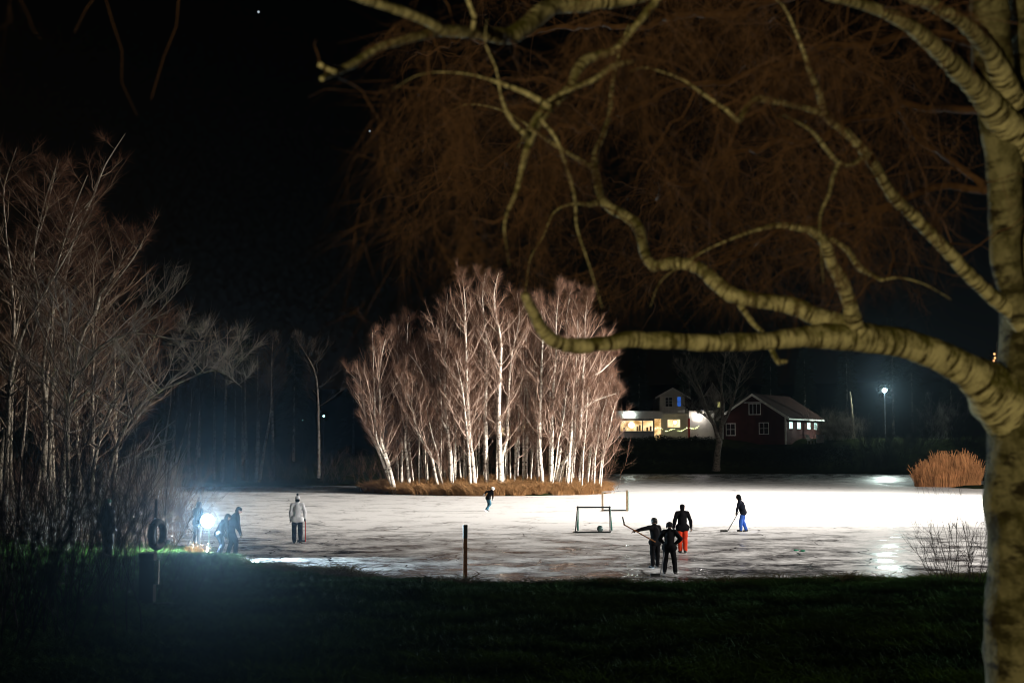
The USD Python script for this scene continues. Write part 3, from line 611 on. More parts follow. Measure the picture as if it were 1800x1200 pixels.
# --- leafless shoots on both sides of the foreground
def sx(px, Y): return (px - 900) / F * Y
for k, (px, y, h, n_) in enumerate([(20, 24, 4.2, 26), (75, 26, 4.6, 24), (135, 27.5, 4.4, 26), (175, 30, 3.3, 22), (215, 31, 2.6, 20), (100, 22, 2.6, 22), (-20, 21, 4.5, 24), (50, 30, 4.6, 20)]):
    shrub('bank_shrub', ['black bushy shrub at the left picture edge', 'tall black shrub, second from the left edge', 'tall black shrub with criss-cross shoots, left foreground', 'black shrub just left of the lifebuoy post, shoots leaning right', 'low black shrub at the lifebuoy post', 'low black shrub in front of the tall ones, left foreground', 'black shrub half cut by the left picture edge', 'black shrub behind the tall ones on the left'][k],
          'shrub', sx(px, y), y, n_, h, .45, g, 'dark_twig', .012, 7, 4, None, .4, .24, (.06, 0))
for k, (px, y, h, n_, ln) in enumerate([(1640, 33.5, 1.9, 9, (-.25, 0)), (1672, 33, 2.1, 10, (-.05, 0)), (1705, 32.5, 2.3, 10, (.12, 0))]):
    shrub('shoot_clump', ['thin black shoots fanning left, nearest the ice on the right', 'thin black upright shoots in the right foreground', 'thin black shoots beside the big birch trunk, leaning right'][k], 'shrub', sx(px, y), y, n_, h, .16, g, 'dark_twig', .010, 9, 3, None, .22, .22, ln)
for k, (px, y, h) in enumerate([(222, 46, 2.4), (255, 48, 2.6), (285, 51, 2.4), (150, 45, 2.2), (90, 47, 2.6), (310, 54, 2.0), (200, 52, 2.8), (120, 53, 3.0), (30, 50, 3.2), (60, 42, 2.0), (235, 41.5, 1.1)]):
    shrub('bank_thicket', 'reddish brown thicket bush on the left bank behind the grass', 'bush', sx(px, y), y, 34, h, .7, g, 'twig' if k % 3 else 'grey_twig', .010, 9, 6, 'thicket bushes on the left bank', .3, .5)
shrub('tussock_bush', 'dark bushy tussock beside the lifebuoy post', 'bush', sx(312, 29), 29, 60, .9, .45, g, 'dark_twig', .006, 8, 5, None, .2, .6)

# ------------------------------------------------------------------ the big birch in the foreground
FG = {}
def fg(key, pts, Y0, Y1):
    n = len(pts); rows = []
    for k, (x, y, r) in enumerate(pts):
        Yk = Y0 + (Y1 - Y0) * k / (n - 1); rows.append([*P(x, y, Yk), r / F * Yk * 1.04])
    if pts[-1][2] <= 5 and key not in ('G', 'G3', 'B4'):          # thin limbs run out into a whip
        a_, b_ = np.array(rows[-2]), np.array(rows[-1]); d_ = (b_ - a_)[:3]; d_ /= np.linalg.norm(d_)
        for q_ in (1, 2, 3): rows.append([*(b_[:3] + d_ * .13 * q_ + np.array([.03 * math.sin(q_ * 2.1 + len(key)), .02, -.018 * q_ * q_])), b_[3] * (1 - .3 * q_) + .0004])
    FG[key] = spline(rows, .035)
    return FG[key]
fg('trunk', [(1832, 1560, 112.1), (1832, 1400, 98.8), (1830, 1200, 88.3), (1830, 1000, 87.4), (1832, 850, 93.1), (1834, 740, 95.0), (1842, 640, 83.6), (1842, 520, 79.8), (1840, 400, 76.0), (1846, 200, 70.3), (1842, 0, 66.5), (1835, -200, 58.9), (1835, -450, 47.5), (1840, -800, 28.5)], 8.4, 8.4)
fg('stem2', [(1795, 560, 20), (1770, 470, 24), (1768, 380, 28), (1766, 300, 30), (1755, 200, 34), (1745, 120, 34), (1738, 0, 32), (1725, -120, 26), (1720, -300, 18)], 8.2, 7.9)
fg('A', [(1800, 735, 70), (1762, 702, 52), (1724, 668, 36), (1690, 645, 29), (1620, 612, 25), (1540, 595, 25), (1470, 590, 24), (1400, 593, 17), (1330, 599, 15), (1250, 603, 14.5), (1170, 598, 14.5), (1110, 597, 14.5), (1060, 605, 13), (1010, 607, 13), (976, 600, 12.5), (955, 580, 11), (941, 555, 10), (929, 532, 8.5), (923, 519, 7.5)], 8.35, 7.2)
fg('B', [(1520, 590, 18), (1490, 574, 18), (1440, 558, 16), (1390, 537, 15), (1330, 527, 13), (1285, 517, 14), (1255, 494, 13), (1235, 475, 11.5), (1205, 464, 10.5), (1175, 462, 10.5), (1150, 468, 10), (1137, 455, 9), (1130, 430, 9), (1122, 400, 9.5), (1105, 382, 9.5), (1075, 367, 8.5), (1058, 350, 7), (1050, 320, 7), (1045, 295, 6.5), (1048, 265, 5.5), (1060, 238, 5), (1072, 200, 4.5), (1075, 160, 4), (1084, 110, 3.2), (1098, 62, 2.2)], 7.95, 8.6)
fg('B2', [(1043, 296, 5), (1000, 270, 4), (962, 246, 4), (938, 228, 3), (905, 205, 2.5), (870, 190, 1.5)], 8.45, 8.7)
fg('B3', [(1060, 353, 7), (1036, 360, 5), (1010, 358, 3), (975, 372, 2), (955, 415, 1.5)], 8.42, 8.2)
fg('B4', [(1300, 535, 5.6), (1322, 566, 4.8), (1345, 590, 4.0), (1360, 622, 4.8), (1370, 636, 4.8), (1383, 634, 3.2)], 8.1, 7.8)
fg('C', [(1502, 575, 16.7), (1494, 535, 12.9), (1478, 492, 12.2), (1462, 465, 9.9), (1455, 438, 9.9), (1443, 418, 9.1), (1425, 405, 7.6), (1400, 400, 6.1), (1370, 396, 4.6), (1330, 404, 3.0), (1290, 418, 2.3), (1240, 440, 1.5)], 7.95, 7.3)
fg('C2', [(1462, 420, 4), (1490, 440, 5), (1510, 470, 6), (1532, 482, 4), (1550, 492, 3), (1570, 488, 2)], 7.6, 7.2)
fg('D', [(1810, 590, 17.6), (1780, 550, 14.4), (1740, 518, 12.8), (1700, 479, 12.0), (1650, 425, 11.2), (1600, 375, 10.4), (1570, 345, 9.6), (1545, 305, 8.8), (1530, 280, 10.4), (1515, 262, 8.8), (1485, 232, 7.6), (1456, 208, 8.0), (1446, 190, 7.2), (1440, 162, 5.6), (1425, 130, 4.8), (1412, 90, 3.2), (1392, 40, 2.4)], 8.3, 6.9)
fg('D2', [(1450, 200, 6.4), (1415, 190, 4.8), (1390, 184, 4.8), (1360, 178, 5.6), (1334, 174, 6.4), (1312, 188, 5.6), (1298, 212, 4.8), (1278, 194, 4.0), (1235, 165, 3.2), (1200, 140, 2.0)], 7.2, 6.6)
fg('D3', [(1522, 272, 5), (1500, 288, 4), (1475, 287, 4), (1450, 258, 4), (1424, 228, 3)], 7.3, 6.9)
fg('D4', [(1474, 288, 4), (1463, 315, 3.5), (1458, 340, 3)], 7.1, 7.0)
fg('E', [(1800, 260, 34.4), (1745, 190, 24.1), (1710, 150, 18.9), (1680, 120, 17.2), (1640, 80, 14.6), (1600, 46, 12.9), (1555, 22, 10.3), (1500, 4, 8.6), (1430, -14, 6.9), (1330, -60, 5.2), (1200, -120, 3.4)], 8.1, 6.0)
fg('F', [(1780, 180, 24.6), (1745, 100, 16.4), (1720, 68, 13.9), (1690, 38, 12.3), (1640, 10, 10.7), (1580, -12, 9.0), (1480, -60, 7.4), (1380, -140, 4.9)], 8.0, 6.4)
fg('G', [(1835, -150, 40), (1650, -190, 30), (1450, -150, 24), (1280, -90, 20), (1130, -14, 17), (1040, 3, 15), (985, 9, 15), (955, 20, 16), (925, 46, 16), (895, 64, 15), (860, 61, 13), (820, 56, 11), (778, 55, 10), (745, 63, 8), (708, 72, 7), (665, 85, 7), (625, 110, 7), (590, 127, 6), (566, 139, 4.5)], 8.4, 5.6)
fg('G2', [(782, 56, 9), (745, 35, 8.5), (700, 18, 8), (650, 2, 8), (590, -18, 7), (480, -60, 5), (300, -90, 4), (120, -110, 3)], 6.0, 5.0)
fg('G3', [(590, 127, 5), (575, 121, 4.5), (560, 114, 5)], 5.62, 5.6)
fg('G4', [(832, 52, 5), (834, 30, 4), (822, 0, 3.5), (815, -30, 3)], 6.2, 6.1)
fg('H', [(1300, -92, 12), (1180, -25, 8), (1146, 12, 7), (1118, 45, 6), (1085, 85, 6), (1060, 95, 7), (1030, 106, 9), (1012, 130, 9), (1005, 152, 9), (985, 172, 8.5), (957, 200, 9), (940, 222, 9), (930, 252, 7), (920, 286, 5)], 7.0, 6.4)
fg('H2', [(1110, 108, 4), (1075, 118, 5), (1045, 140, 5), (1008, 155, 4)], 6.7, 6.5)
fg('H3', [(966, 188, 6), (930, 166, 5), (892, 151, 4), (860, 140, 2.5), (820, 130, 1.5)], 6.45, 6.3)
fg('H4', [(926, 238, 5), (902, 216, 4), (888, 190, 3.5), (880, 166, 2), (872, 120, 1.5)], 6.4, 6.2)
fg('H5', [(950, 210, 4), (975, 240, 3), (990, 275, 3), (1010, 345, 2.5)], 6.4, 6.5)
fg('K1', [(1838, 110, 10), (1600, 60, 7), (1350, 120, 5.5), (1100, 200, 4.5), (900, 265, 3), (760, 330, 1.5)], 8.4, 13.0)
fg('K2', [(1840, 350, 9), (1650, 325, 6), (1500, 390, 5), (1380, 420, 4), (1250, 460, 2.5), (1150, 470, 1.2)], 8.4, 12.0)
fg('K3', [(1838, -50, 10), (1500, -30, 7), (1200, 30, 5.5), (950, 60, 4), (740, 90, 1.5)], 8.4, 14.0)
fg('K4', [(1836, 210, 9), (1600, 190, 6), (1400, 240, 5), (1250, 290, 4), (1140, 350, 1.5)], 8.4, 12.5)
fg('K5', [(1840, 430, 9), (1700, 300, 6), (1620, 250, 5), (1500, 120, 4), (1350, 40, 2), (1250, 20, 1.2)], 8.4, 11.0)
fg('upper', [(1838, -420, 46), (1600, -420, 30), (1200, -380, 22), (800, -300, 16), (400, -240, 11), (100, -200, 7)], 8.4, 5.4)
base = FG['trunk'][0, :3].copy(); base[2] = gz(base[0], base[1]) - .25
FG['trunk'][0, 2] = min(FG['trunk'][0, 2], base[2])
big = thing('big_birch', 'old mossy birch in the right foreground with long crooked branches', 'birch', base)
for k, (key, ro) in enumerate(FG.items()):
    ro = ro.copy(); ro[:, :3] -= base
    thick = ro[:, 3].max() > .04
    w = ro[:, 3:4] / max(ro[:, 3].max(), 1e-3)
    if key not in ('trunk', 'stem2'):
        q_ = ro[:, :3] * (5.0 if key[0] != 'K' else 2.2)
        if key[0] == 'K': ro[:, :3] += (np.stack([meshkit.fbm(q_ + 5 * j, 3, j + 9) for j in range(3)], -1) - .5) * .38 * np.sin(np.linspace(0, np.pi * .6, len(ro)))[:, None]
        ro[:, :3] += (np.stack([meshkit.fbm(q_ + 11 * j, 2, j) for j in range(3)], -1) - .5) * np.minimum(ro[:, 3:4] * .5, .012) * np.linspace(0, 1, len(ro))[:, None]
    FG[key][:, :3] = ro[:, :3] + base
    m_, c_ = limb(ro, 28 if key in ('trunk', 'stem2') else (16 if thick else 9), .13 if key in ('trunk', 'stem2') else .24, k)
    obj('trunk' if key == 'trunk' else 'stem' if key == 'stem2' else 'limb', m_, 'old_trunk_bark' if key in ('trunk', 'stem2') else 'old_twig' if key[0] == 'K' or key == 'upper' else 'old_birch_bark', big, smooth=True, coord=c_)
# thin side shoots and hanging strands
g = np.random.default_rng(5)
sh_p, sh_r, ends = [], [], []
def shoots(key, n, lmin, lmax, f0=.1, f1=1.0, up=.2):
    ro = FG[key]
    for _ in range(n):
        k = int(len(ro) * g.uniform(f0, f1)); k = min(k, len(ro) - 2)
        p0 = ro[k, :3]; t = ro[k + 1, :3] - ro[k, :3]; t /= np.linalg.norm(t)
        d = g.normal(0, 1, 3) + t * .6 + [0, 0, up]; d[1] *= .8; d /= np.linalg.norm(d)
        L = g.uniform(lmin, lmax); s = np.linspace(0, 1, 9)[:, None]
        pts = p0 + d * s * L + np.array([0, 0, -.35]) * s ** 2 * L + np.vstack([[0, 0, 0], np.cumsum(g.normal(0, .035, (8, 3)), 0)]) * L
        r0 = min(ro[k, 3] * .6, g.uniform(.0025, .0055)); sh_p.append(pts); sh_r.append(r0 * (1 - .75 * s[:, 0])); ends.append(pts)
for key, n, a, b, f0 in [('A', 5, .2, .5, .2), ('B', 30, .4, 1.3, .25), ('B2', 8, .3, .8, .2), ('B3', 5, .3, .7, .2), ('C', 26, .5, 1.4, .2), ('C2', 10, .3, .8, .2), ('D', 34, .5, 1.5, .15), ('D2', 20, .5, 1.2, .2), ('D3', 6, .3, .9, .2),
                         ('E', 20, .6, 1.5, .3), ('F', 14, .6, 1.5, .3), ('G', 22, .25, .8, .15), ('G2', 5, .2, .5, .3), ('H', 26, .5, 1.2, .2), ('H2', 8, .3, .8, 0), ('H3', 8, .3, .8, .2), ('H4', 6, .3, .6, .2), ('upper', 12, .5, 1.0, .1), ('K1', 60, .4, 1.4, .2), ('K2', 46, .4, 1.2, .2), ('K3', 50, .5, 1.5, .2), ('K4', 46, .4, 1.3, .2), ('K5', 44, .4, 1.3, .25)]:
    shoots(key, n, a, b, f0)
keep = np.array([(600 - F * ((q_[:, 2] - CAMH) * CP - q_[:, 1] * SP) / (q_[:, 1] * CP + (q_[:, 2] - CAMH) * SP)).max() < 600 for q_ in sh_p])
sp, sr = np.array(sh_p)[keep] - base, np.array(sh_r)[keep]
obj('side_shoots', strands(sp, sr, 5), 'old_twig', big, smooth=True, kind='stuff')
# hanging strands: in tassels, as a weeping birch grows them
def hang(n_per, which, lo, hi):
    P0, D0, LL = [], [], []
    for pts in which:
        for _ in range(int(g.poisson(n_per))):
            f = g.uniform(.25, 1); k = min(int(f * 8), 7); a = f * 8 - k
            P0.append(pts[k] * (1 - a) + pts[k + 1] * a); d = (pts[k + 1] - pts[k]); D0.append(d / np.linalg.norm(d) * .6 + g.normal(0, .55, 3)); LL.append(g.uniform(lo, hi) * g.uniform(.4, 1))
    P0, D0, LL = np.array(P0), np.array(D0), np.array(LL); K = 7; s = np.linspace(0, 1, K)
    pts = P0[:, None] + (D0[:, None] * (s * (1 - .45 * s))[None, :, None] * .55 + np.array([0, 0, -.6]) * (s ** 1.5)[None, :, None]) * LL[:, None, None]
    pts[:, 1:] += np.cumsum(g.normal(0, .06, (len(P0), K - 1, 3)), 1) * LL[:, None, None]
    return pts
def img_y(p): return 600 - F * ((p[..., 2] - CAMH) * CP - p[..., 1] * SP) / (p[..., 1] * CP + (p[..., 2] - CAMH) * SP)
def img_x(p): return 900 + F * p[..., 0] / (p[..., 1] * CP + (p[..., 2] - CAMH) * SP)
hp = hang(10, [e for e in ends if g.random() < .7], .12, .62)
hp = hp[(img_y(hp).max(1) < 565) & ((img_x(hp).min(1) > 660) | (g.random(len(hp)) < .16)) & ((img_x(hp).max(1) < 1720) | (g.random(len(hp)) < .3))]
fine = []
N = len(hp); i = np.repeat(np.arange(N), 6); f = g.uniform(.15, .95, len(i)); k = np.minimum((f * 6).astype(int), 5); fr = (f * 6 - k)[:, None]
b0 = hp[i, k] * (1 - fr) + hp[i, k + 1] * fr; dd = hp[i, k + 1] - hp[i, k]; dd /= np.linalg.norm(dd, axis=1, keepdims=True)
dd = dd + g.normal(0, .7, dd.shape)
obj('hanging_twigs', vf([strands(hp - base, np.full(N, .0015)[:, None] * np.linspace(1, .5, 7)[None], 3), spikes(b0 - base, b0 + dd * g.uniform(.08, .28, (len(i), 1)) - base, np.full(len(i), .0010))]), 'old_twig', big, kind='stuff')

# ------------------------------------------------------------------ the houses on the far bank
def hz(py, Y): return float(P(900, py, Y)[2])
mat('warm_window', {'g': ('geometry', {}), 'n': ('noise_texture', {'scale': 1.1, 'detail': 3.0}), 'r': ('rgb_ramp', {'ramp': [(0.35, (0.45, 0.24, 0.07)), (0.55, (1.0, 0.70, 0.33)), (0.7, (1.0, 0.85, 0.6))]}), 'e': ('emission', {'strength': 1.35})},
    [('g.position', 'n.vector'), ('n.fac', 'r.fac'), ('r.color', 'e.color')], surface='e.emission')
glow('yellow_window', (0.85, 0.80, 0.30), 0.42)
glow('cyan_window', (0.62, 1.0, 0.90), 2.2)
glow('blue_window', (0.06, 0.22, 0.9), 0.42)
glow('lamp_warm', (1.0, 0.86, 0.6), 9.0)
glow('lamp_white', (0.85, 1.0, 0.95), 90.0)
glow('wall_lamp_glow', (1.0, 0.93, 0.9), 190.0)
glow('street_lamp_glow', (0.82, 1.0, 0.93), 5500.0)
glow('fairy_light', (0.95, 1.0, 0.45), 3.0)
glow('orange_light', (1.0, 0.5, 0.18), 1.6)
glow('dim_orange_window', (1.0, 0.42, 0.08), 0.5)
glow('far_lamp_glow', (0.55, 1.0, 0.85), 8.0)
glow('work_lamp_glow', (0.62, 0.86, 1.0), 30000.0)
def window(parent, cx, y, z0, z1, w, glass, trim='white_trim', mull=1, bars=1, depth=.06, label=None):
    """frame, glass and bars facing -y; y is the wall's face"""
    fw = .09
    fr = cat([box(cx - w / 2 - fw, cx + w / 2 + fw, y - depth, y + .02, z1, z1 + fw), box(cx - w / 2 - fw, cx + w / 2 + fw, y - depth, y + .02, z0 - fw, z0),
              box(cx - w / 2 - fw, cx - w / 2, y - depth, y + .02, z0, z1), box(cx + w / 2, cx + w / 2 + fw, y - depth, y + .02, z0, z1)]
             + [box(cx - w / 2 + w * (k + 1) / (mull + 1) - .03, cx - w / 2 + w * (k + 1) / (mull + 1) + .03, y - depth + .02, y - .012, z0, z1) for k in range(mull)]
             + [box(cx - w / 2, cx + w / 2, y - depth + .025, y - .014, z0 + (z1 - z0) * (k + 1) / (bars + 1) - .02, z0 + (z1 - z0) * (k + 1) / (bars + 1) + .02) for k in range(bars)])
    o = obj('window', fr, trim, parent, label=label)
    obj('pane', box(cx - w / 2, cx + w / 2, y - .01, y - .004, z0, z1), glass, o)
    return o
def gable_roof(x0, x1, y0, y1, ze, zr, ov=.5, th=.18, ridge='y'):
    """two roof slabs over x0..x1, y0..y1; the ridge runs along y (gable faces -y) or along x"""
    if ridge == 'y':
        xm = (x0 + x1) / 2; sl = (zr - ze) / (xm - x0); out = []
        for s in (-1, 1):
            xe = (x0 - ov) if s < 0 else (x1 + ov); zl = ze - sl * ov
            v = [(xe, y0 - ov, zl), (xm, y0 - ov, zr), (xm, y1 + ov, zr), (xe, y1 + ov, zl)]
            out.append(np.array([*v, *[(a, b, c + th) for a, b, c in v]]))
    else:
        ym = (y0 + y1) / 2; sl = (zr - ze) / (ym - y0); out = []
        for s in (-1, 1):
            ye = (y0 - ov) if s < 0 else (y1 + ov); zl = ze - sl * ov
            v = [(x0 - ov, ye, zl), (x0 - ov, ym, zr), (x1 + ov, ym, zr), (x1 + ov, ye, zl)]
            out.append(np.array([*v, *[(a, b, c + th) for a, b, c in v]]))
    return cat([trimesh.convex.convex_hull(v) for v in out])
def gable_wall(x0, x1, y0, y1, z0, ze, zr):
    xm = (x0 + x1) / 2
    v = [(x, y, z) for y in (y0, y1) for x, z in ((x0, z0), (x1, z0), (x1, ze), (xm, zr), (x0, ze))]
    return trimesh.convex.convex_hull(np.array(v))
YH = 176.0
X_ = lambda px: sx(px, YH)
V_ = lambda py: hz(py, YH)
zb = V_(776)
wh = thing('white_house', 'white two storey house with a glazed annex, lit windows and wall lamp', 'house', (0, 0, 0))
obj('wall', box(X_(1160), X_(1209), YH, YH + 9, zb, V_(727)), 'white_wall', wh)
obj('upper_wall', gable_wall(X_(1160), X_(1204), YH + .3, YH + 9, V_(727) + .01, V_(695), V_(683)), 'white_wall', wh)
obj('roof', gable_roof(X_(1160), X_(1204), YH + .3, YH + 9, V_(695), V_(683), ov=.65, th=.2), 'roof_dark', wh)
xm = (X_(1160) + X_(1204)) / 2
sl = (V_(683) - V_(695)) / (xm - X_(1160))
for s in (-1, 1):
    xe = xm + s * (xm - X_(1160) + .65); ze = V_(683) - sl * abs(xe - xm)
    v = [(xm, YH - .42, V_(683) - .12), (xm, YH - .42, V_(683) + .14), (xe, YH - .42, ze - .12), (xe, YH - .42, ze + .14)]
    obj('bargeboard', trimesh.convex.convex_hull(np.array([*v, *[(a, b + .05, c) for a, b, c in v]])), 'white_trim', wh)
window(wh, X_(1176), YH + .3, V_(714), V_(698.5), .85, 'dark_glass', mull=1, bars=2)
window(wh, X_(1194), YH + .3, V_(714), V_(697), .48, 'blue_window', mull=0, bars=1, label='narrow upper window glowing blue')
bal = obj('balcony', cat([box(X_(1162), X_(1203), YH - 1.0, YH + .28, V_(727.5), V_(726)), box(X_(1162), X_(1203), YH - 1.0, YH - .94, V_(716), V_(715))]), 'white_trim', wh)
for k in range(16):
    xx = X_(1162.5) + (X_(1202.5) - X_(1162.5)) * k / 15
    obj('baluster', box(xx - .02, xx + .02, YH - .985, YH - .945, V_(726), V_(716)), 'white_trim', bal)
window(wh, X_(1184), YH, V_(751), V_(737), 1.6, 'warm_window', mull=1, bars=0, label='ground floor window glowing warm')
obj('pendant_lamp', trimesh.creation.icosphere(2, .2).apply_translation((X_(1186), YH - .02, V_(742))), 'lamp_warm', wh)
obj('annex_wall', cat([box(X_(1086), X_(1147), YH - 1.6, YH + 6, zb, V_(758)), box(X_(1086), X_(1088), YH - 1.6, YH + 6, V_(758), V_(739)), box(X_(1145.5), X_(1147), YH - 1.6, YH + 6, V_(758), V_(739)), box(X_(1086), X_(1147), YH - 1.6, YH + 6, V_(739), V_(736))]), 'grey_wall', wh)
rf = obj('annex_roof', box(X_(1080), X_(1161.5), YH - 2.2, YH + 6.4, V_(736) + .01, V_(723)), 'white_trim', wh, label='flat annex roof with a broad white fascia')
for k, (a, b) in enumerate([(1088.5, 1126), (1128, 1145)]):
    o = obj('window', cat([box(X_(a), X_(b), YH - 1.68, YH - 1.6, V_(739.6), V_(739)), box(X_(a), X_(b), YH - 1.68, YH - 1.6, V_(758), V_(757.2)), box(X_(a) - .06, X_(a), YH - 1.68, YH - 1.6, V_(758), V_(739)), box(X_(b), X_(b) + .06, YH - 1.68, YH - 1.6, V_(758), V_(739))]), 'white_trim', wh, label='wide glazed annex window glowing warm' if k == 0 else 'narrower annex window glowing warm')
    obj('pane', box(X_(a), X_(b), YH - 1.62, YH - 1.6, V_(757.2), V_(739.6)), 'warm_window', o)
obj('globe_lamp', trimesh.creation.icosphere(2, .36).apply_translation((X_(1107.5), YH - 1.75, V_(747))), 'lamp_warm', wh)
for k, px in enumerate([1095, 1118, 1122, 1135, 1141]):
    obj('window_ornament', box(X_(px) - .12, X_(px) + .12, YH - 1.66, YH - 1.64, V_(757), V_(751 - 2 * (k % 3))), 'tan_wood', wh)
obj('annex_lamp', box(X_(1096), X_(1110), YH - 2.36, YH - 2.22, V_(731), V_(728)), 'lamp_white', wh, label='strip lamp on the annex fascia')
dr = obj('door', box(X_(1150), X_(1161), YH - .12, YH + .06, zb, V_(734)), 'warm_window', wh, label='glazed porch door glowing warm')
obj('handle', box(X_(1159), X_(1159.6), YH - .2, YH - .13, V_(757), V_(755.5)), 'black_paint', dr)
obj('porch_roof', box(X_(1147.5), X_(1163), YH - 1.2, YH - .13, V_(734) + .01, V_(731.5)), 'white_trim', wh)
obj('downpipe', box(X_(1206), X_(1208), YH - .2, YH - .02, zb, V_(718)), 'white_trim', wh)
obj('red_post', box(X_(1208.5), X_(1211.5), YH - .5, YH - .22, zb, V_(735)), 'red_paint', wh)
obj('wing_wall', box(X_(1211.8), X_(1256), YH + .6, YH + 8, zb, V_(721)), 'white_wall', wh)
obj('wing_roof', trimesh.convex.convex_hull(np.array([(X_(1205), YH - .1, V_(720.5)), (X_(1258), YH - .1, V_(720.5)), (X_(1258), YH + 5, V_(694)), (X_(1205), YH + 5, V_(694)), (X_(1205), YH + 5, V_(720.5)), (X_(1258), YH + 5, V_(720.5))])), 'roof_dark', wh)
wl = obj('wall_lamp', cat([box(X_(1228) - .06, X_(1228) + .06, YH + .22, YH + .6, V_(727), V_(726)), box(X_(1228) - .16, X_(1228) + .16, YH + .0, YH + .3, V_(727.5), V_(727))]), 'black_paint', wh)
obj('bulb', trimesh.creation.icosphere(2, .13).apply_translation((X_(1228), YH + .1, V_(729.5))), 'wall_lamp_glow', wl)
obj('tall_wall', gable_wall(X_(1242), X_(1284), YH + 5.2, YH + 12, zb, V_(700), V_(668)), 'white_wall', wh)
obj('tall_roof', gable_roof(X_(1242), X_(1284), YH + 5.2, YH + 12, V_(700), V_(668), ov=.35, th=.2), 'roof_dark', wh)
window(wh, X_(1248.5), YH + 5.2, V_(713), V_(698), .42, 'yellow_window', mull=0, bars=1, label='narrow upper window glowing yellow')
window(wh, X_(1274), YH + 5.2, V_(714), V_(704), .34, 'yellow_window', mull=0, bars=0, label='small yellow window in the tall gable')
obj('chimney', box(X_(1214), X_(1221), YH + 5.2, YH + 5.9, V_(694), V_(680)), 'concrete', wh)
# string of lights along the front
sl_ = thing('string_lights', 'sagging string of yellow green lights along the white house front', 'string lights', (X_(1150), YH - 1.4, V_(752)))
pts = np.array([[(X_(1150 + 75 * t) - X_(1150)), 0, .16 * math.sin(t * 19) - .35 * math.sin(t * math.pi) + .25 * t] for t in np.linspace(0, 1, 26)])
obj('wire', strands(np.stack([pts[:-1], pts[1:]], 1), np.full((25, 2), .008)), 'black_paint', sl_)
for k in range(26):
    if k % 7 != 5: obj('bulb', trimesh.creation.icosphere(1, .055 + .03 * (k % 3 == 0)).apply_translation(pts[k] - [0, 0, .06]), 'fairy_light', sl_)
# the red barn, turned so that gable and side wall both show
phi = math.radians(31); W_, Lb = 8.6, 13.0
Yb = 173.0; zb2 = hz(781, Yb); ze, zr = hz(732, Yb + 1), hz(694.5, Yb + 2)
bx, by = sx(1381, Yb - .0), Yb                # the corner between gable and side
barn = thing('red_barn', 'red wooden barn with white window frames and four glowing side windows', 'barn', (bx, by, zb2), -phi)
# local frame: gable along -x (from 0 to -W), side along +y ... turned so that the side faces right
he, hr = ze - zb2, zr - zb2
obj('wall', gable_wall(-W_, 0, 0, Lb, 0, he, hr), 'falu_red', barn)
obj('roof', gable_roof(-W_, 0, 0, Lb, he, hr, ov=.55, th=.22), 'roof_dark', barn)
sl2 = (hr - he) / (W_ / 2)
for s in (-1, 1):
    xm = -W_ / 2; xe = xm + s * (W_ / 2 + .6); zz = hr - sl2 * (W_ / 2 + .6)
    v = [(xm, -.60, hr - .1), (xm, -.60, hr + .22), (xe, -.60, zz - .1), (xe, -.60, zz + .22)]
    obj('bargeboard', trimesh.convex.convex_hull(np.array([*v, *[(a, b + .04, c) for a, b, c in v]])), 'white_trim', barn)
for k, xx in enumerate((-.08, -W_ + .08)):
    obj('corner_board', box(xx - .1, xx + .1, -.05, -.004, 0, he - .1), 'white_trim', barn)
obj('eave_board', box(.5, .56, -.5, Lb + .5, he - .42, he - .24), 'white_trim', barn)
for k in range(42):
    xx = -W_ + .2 + (W_ - .4) * k / 41; top = hr - sl2 * abs(xx + W_ / 2) - .12
    obj('batten', box(xx - .02, xx + .02, -.022, -.003, 0, top), 'falu_red', barn)
window(barn, -W_ + 1.15, -.002, hz(764, Yb) - zb2, hz(744, Yb) - zb2, 1.15, 'dark_glass', mull=1, bars=1)
window(barn, -2.95, -.002, hz(762, Yb) - zb2, hz(743, Yb) - zb2, 1.15, 'dark_glass', mull=1, bars=1)
window(barn, -W_ / 2 + .15, -.002, hz(727, Yb) - zb2, hz(709, Yb) - zb2, 1.45, 'dark_glass', mull=2, bars=0, label='wide upper gable window')
obj('gable_beam', box(-W_ / 2 - 1.3, -W_ / 2 + 1.5, -.07, -.004, hz(707, Yb) - zb2, hz(705.5, Yb) - zb2), 'white_trim', barn)
for k, yy in enumerate((1.7, 4.7, 8.6, 11.4)):
    z0, z1 = hz(752.5, Yb) - zb2, hz(741.5, Yb) - zb2
    o = obj('window', cat([box(-.01, .05, yy - .72, yy + .72, z1, z1 + .08), box(-.01, .05, yy - .72, yy + .72, z0 - .08, z0), box(-.01, .05, yy - .72, yy - .62, z0, z1), box(-.01, .05, yy + .62, yy + .72, z0, z1), box(.0, .03, yy - .03, yy + .03, z0, z1)]), 'white_trim', barn, label='square side window glowing pale cyan')
    obj('pane', box(.002, .012, yy - .62, yy + .62, z0, z1), 'cyan_window', o)
for k, (px, lab) in enumerate([(1437.5, 'left of two pale wheeled bins at the barn corner'), (1443.5, 'right of two pale wheeled bins at the barn corner')]):
    t = thing('wheeled_bin', lab, 'bin', (sx(px, 171.5), 171.5, hz(779, 171.5)))
    v = np.array([(sx_, sy_, z) for z, k_ in ((.08, .2), (1.0, .26)) for sx_ in (-k_, k_) for sy_ in (-k_, k_)])
    obj('body', trimesh.convex.convex_hull(v), 'pale_cloth', t)
    obj('lid', box(-.28, .28, -.3, .28, 1.005, 1.09), 'pale_cloth', t)
    for s in (-.2, .2): obj('wheel', trimesh.creation.cylinder(.09, .05, 14).apply_transform(trimesh.transformations.rotation_matrix(math.pi / 2, (0, 1, 0))).apply_translation((s, .27, .09)), 'rubber', t)
t = thing('garden_chair', 'pale reclined garden chair before the barn side', 'chair', (sx(1424, 171), 171, hz(780, 171)), .5)
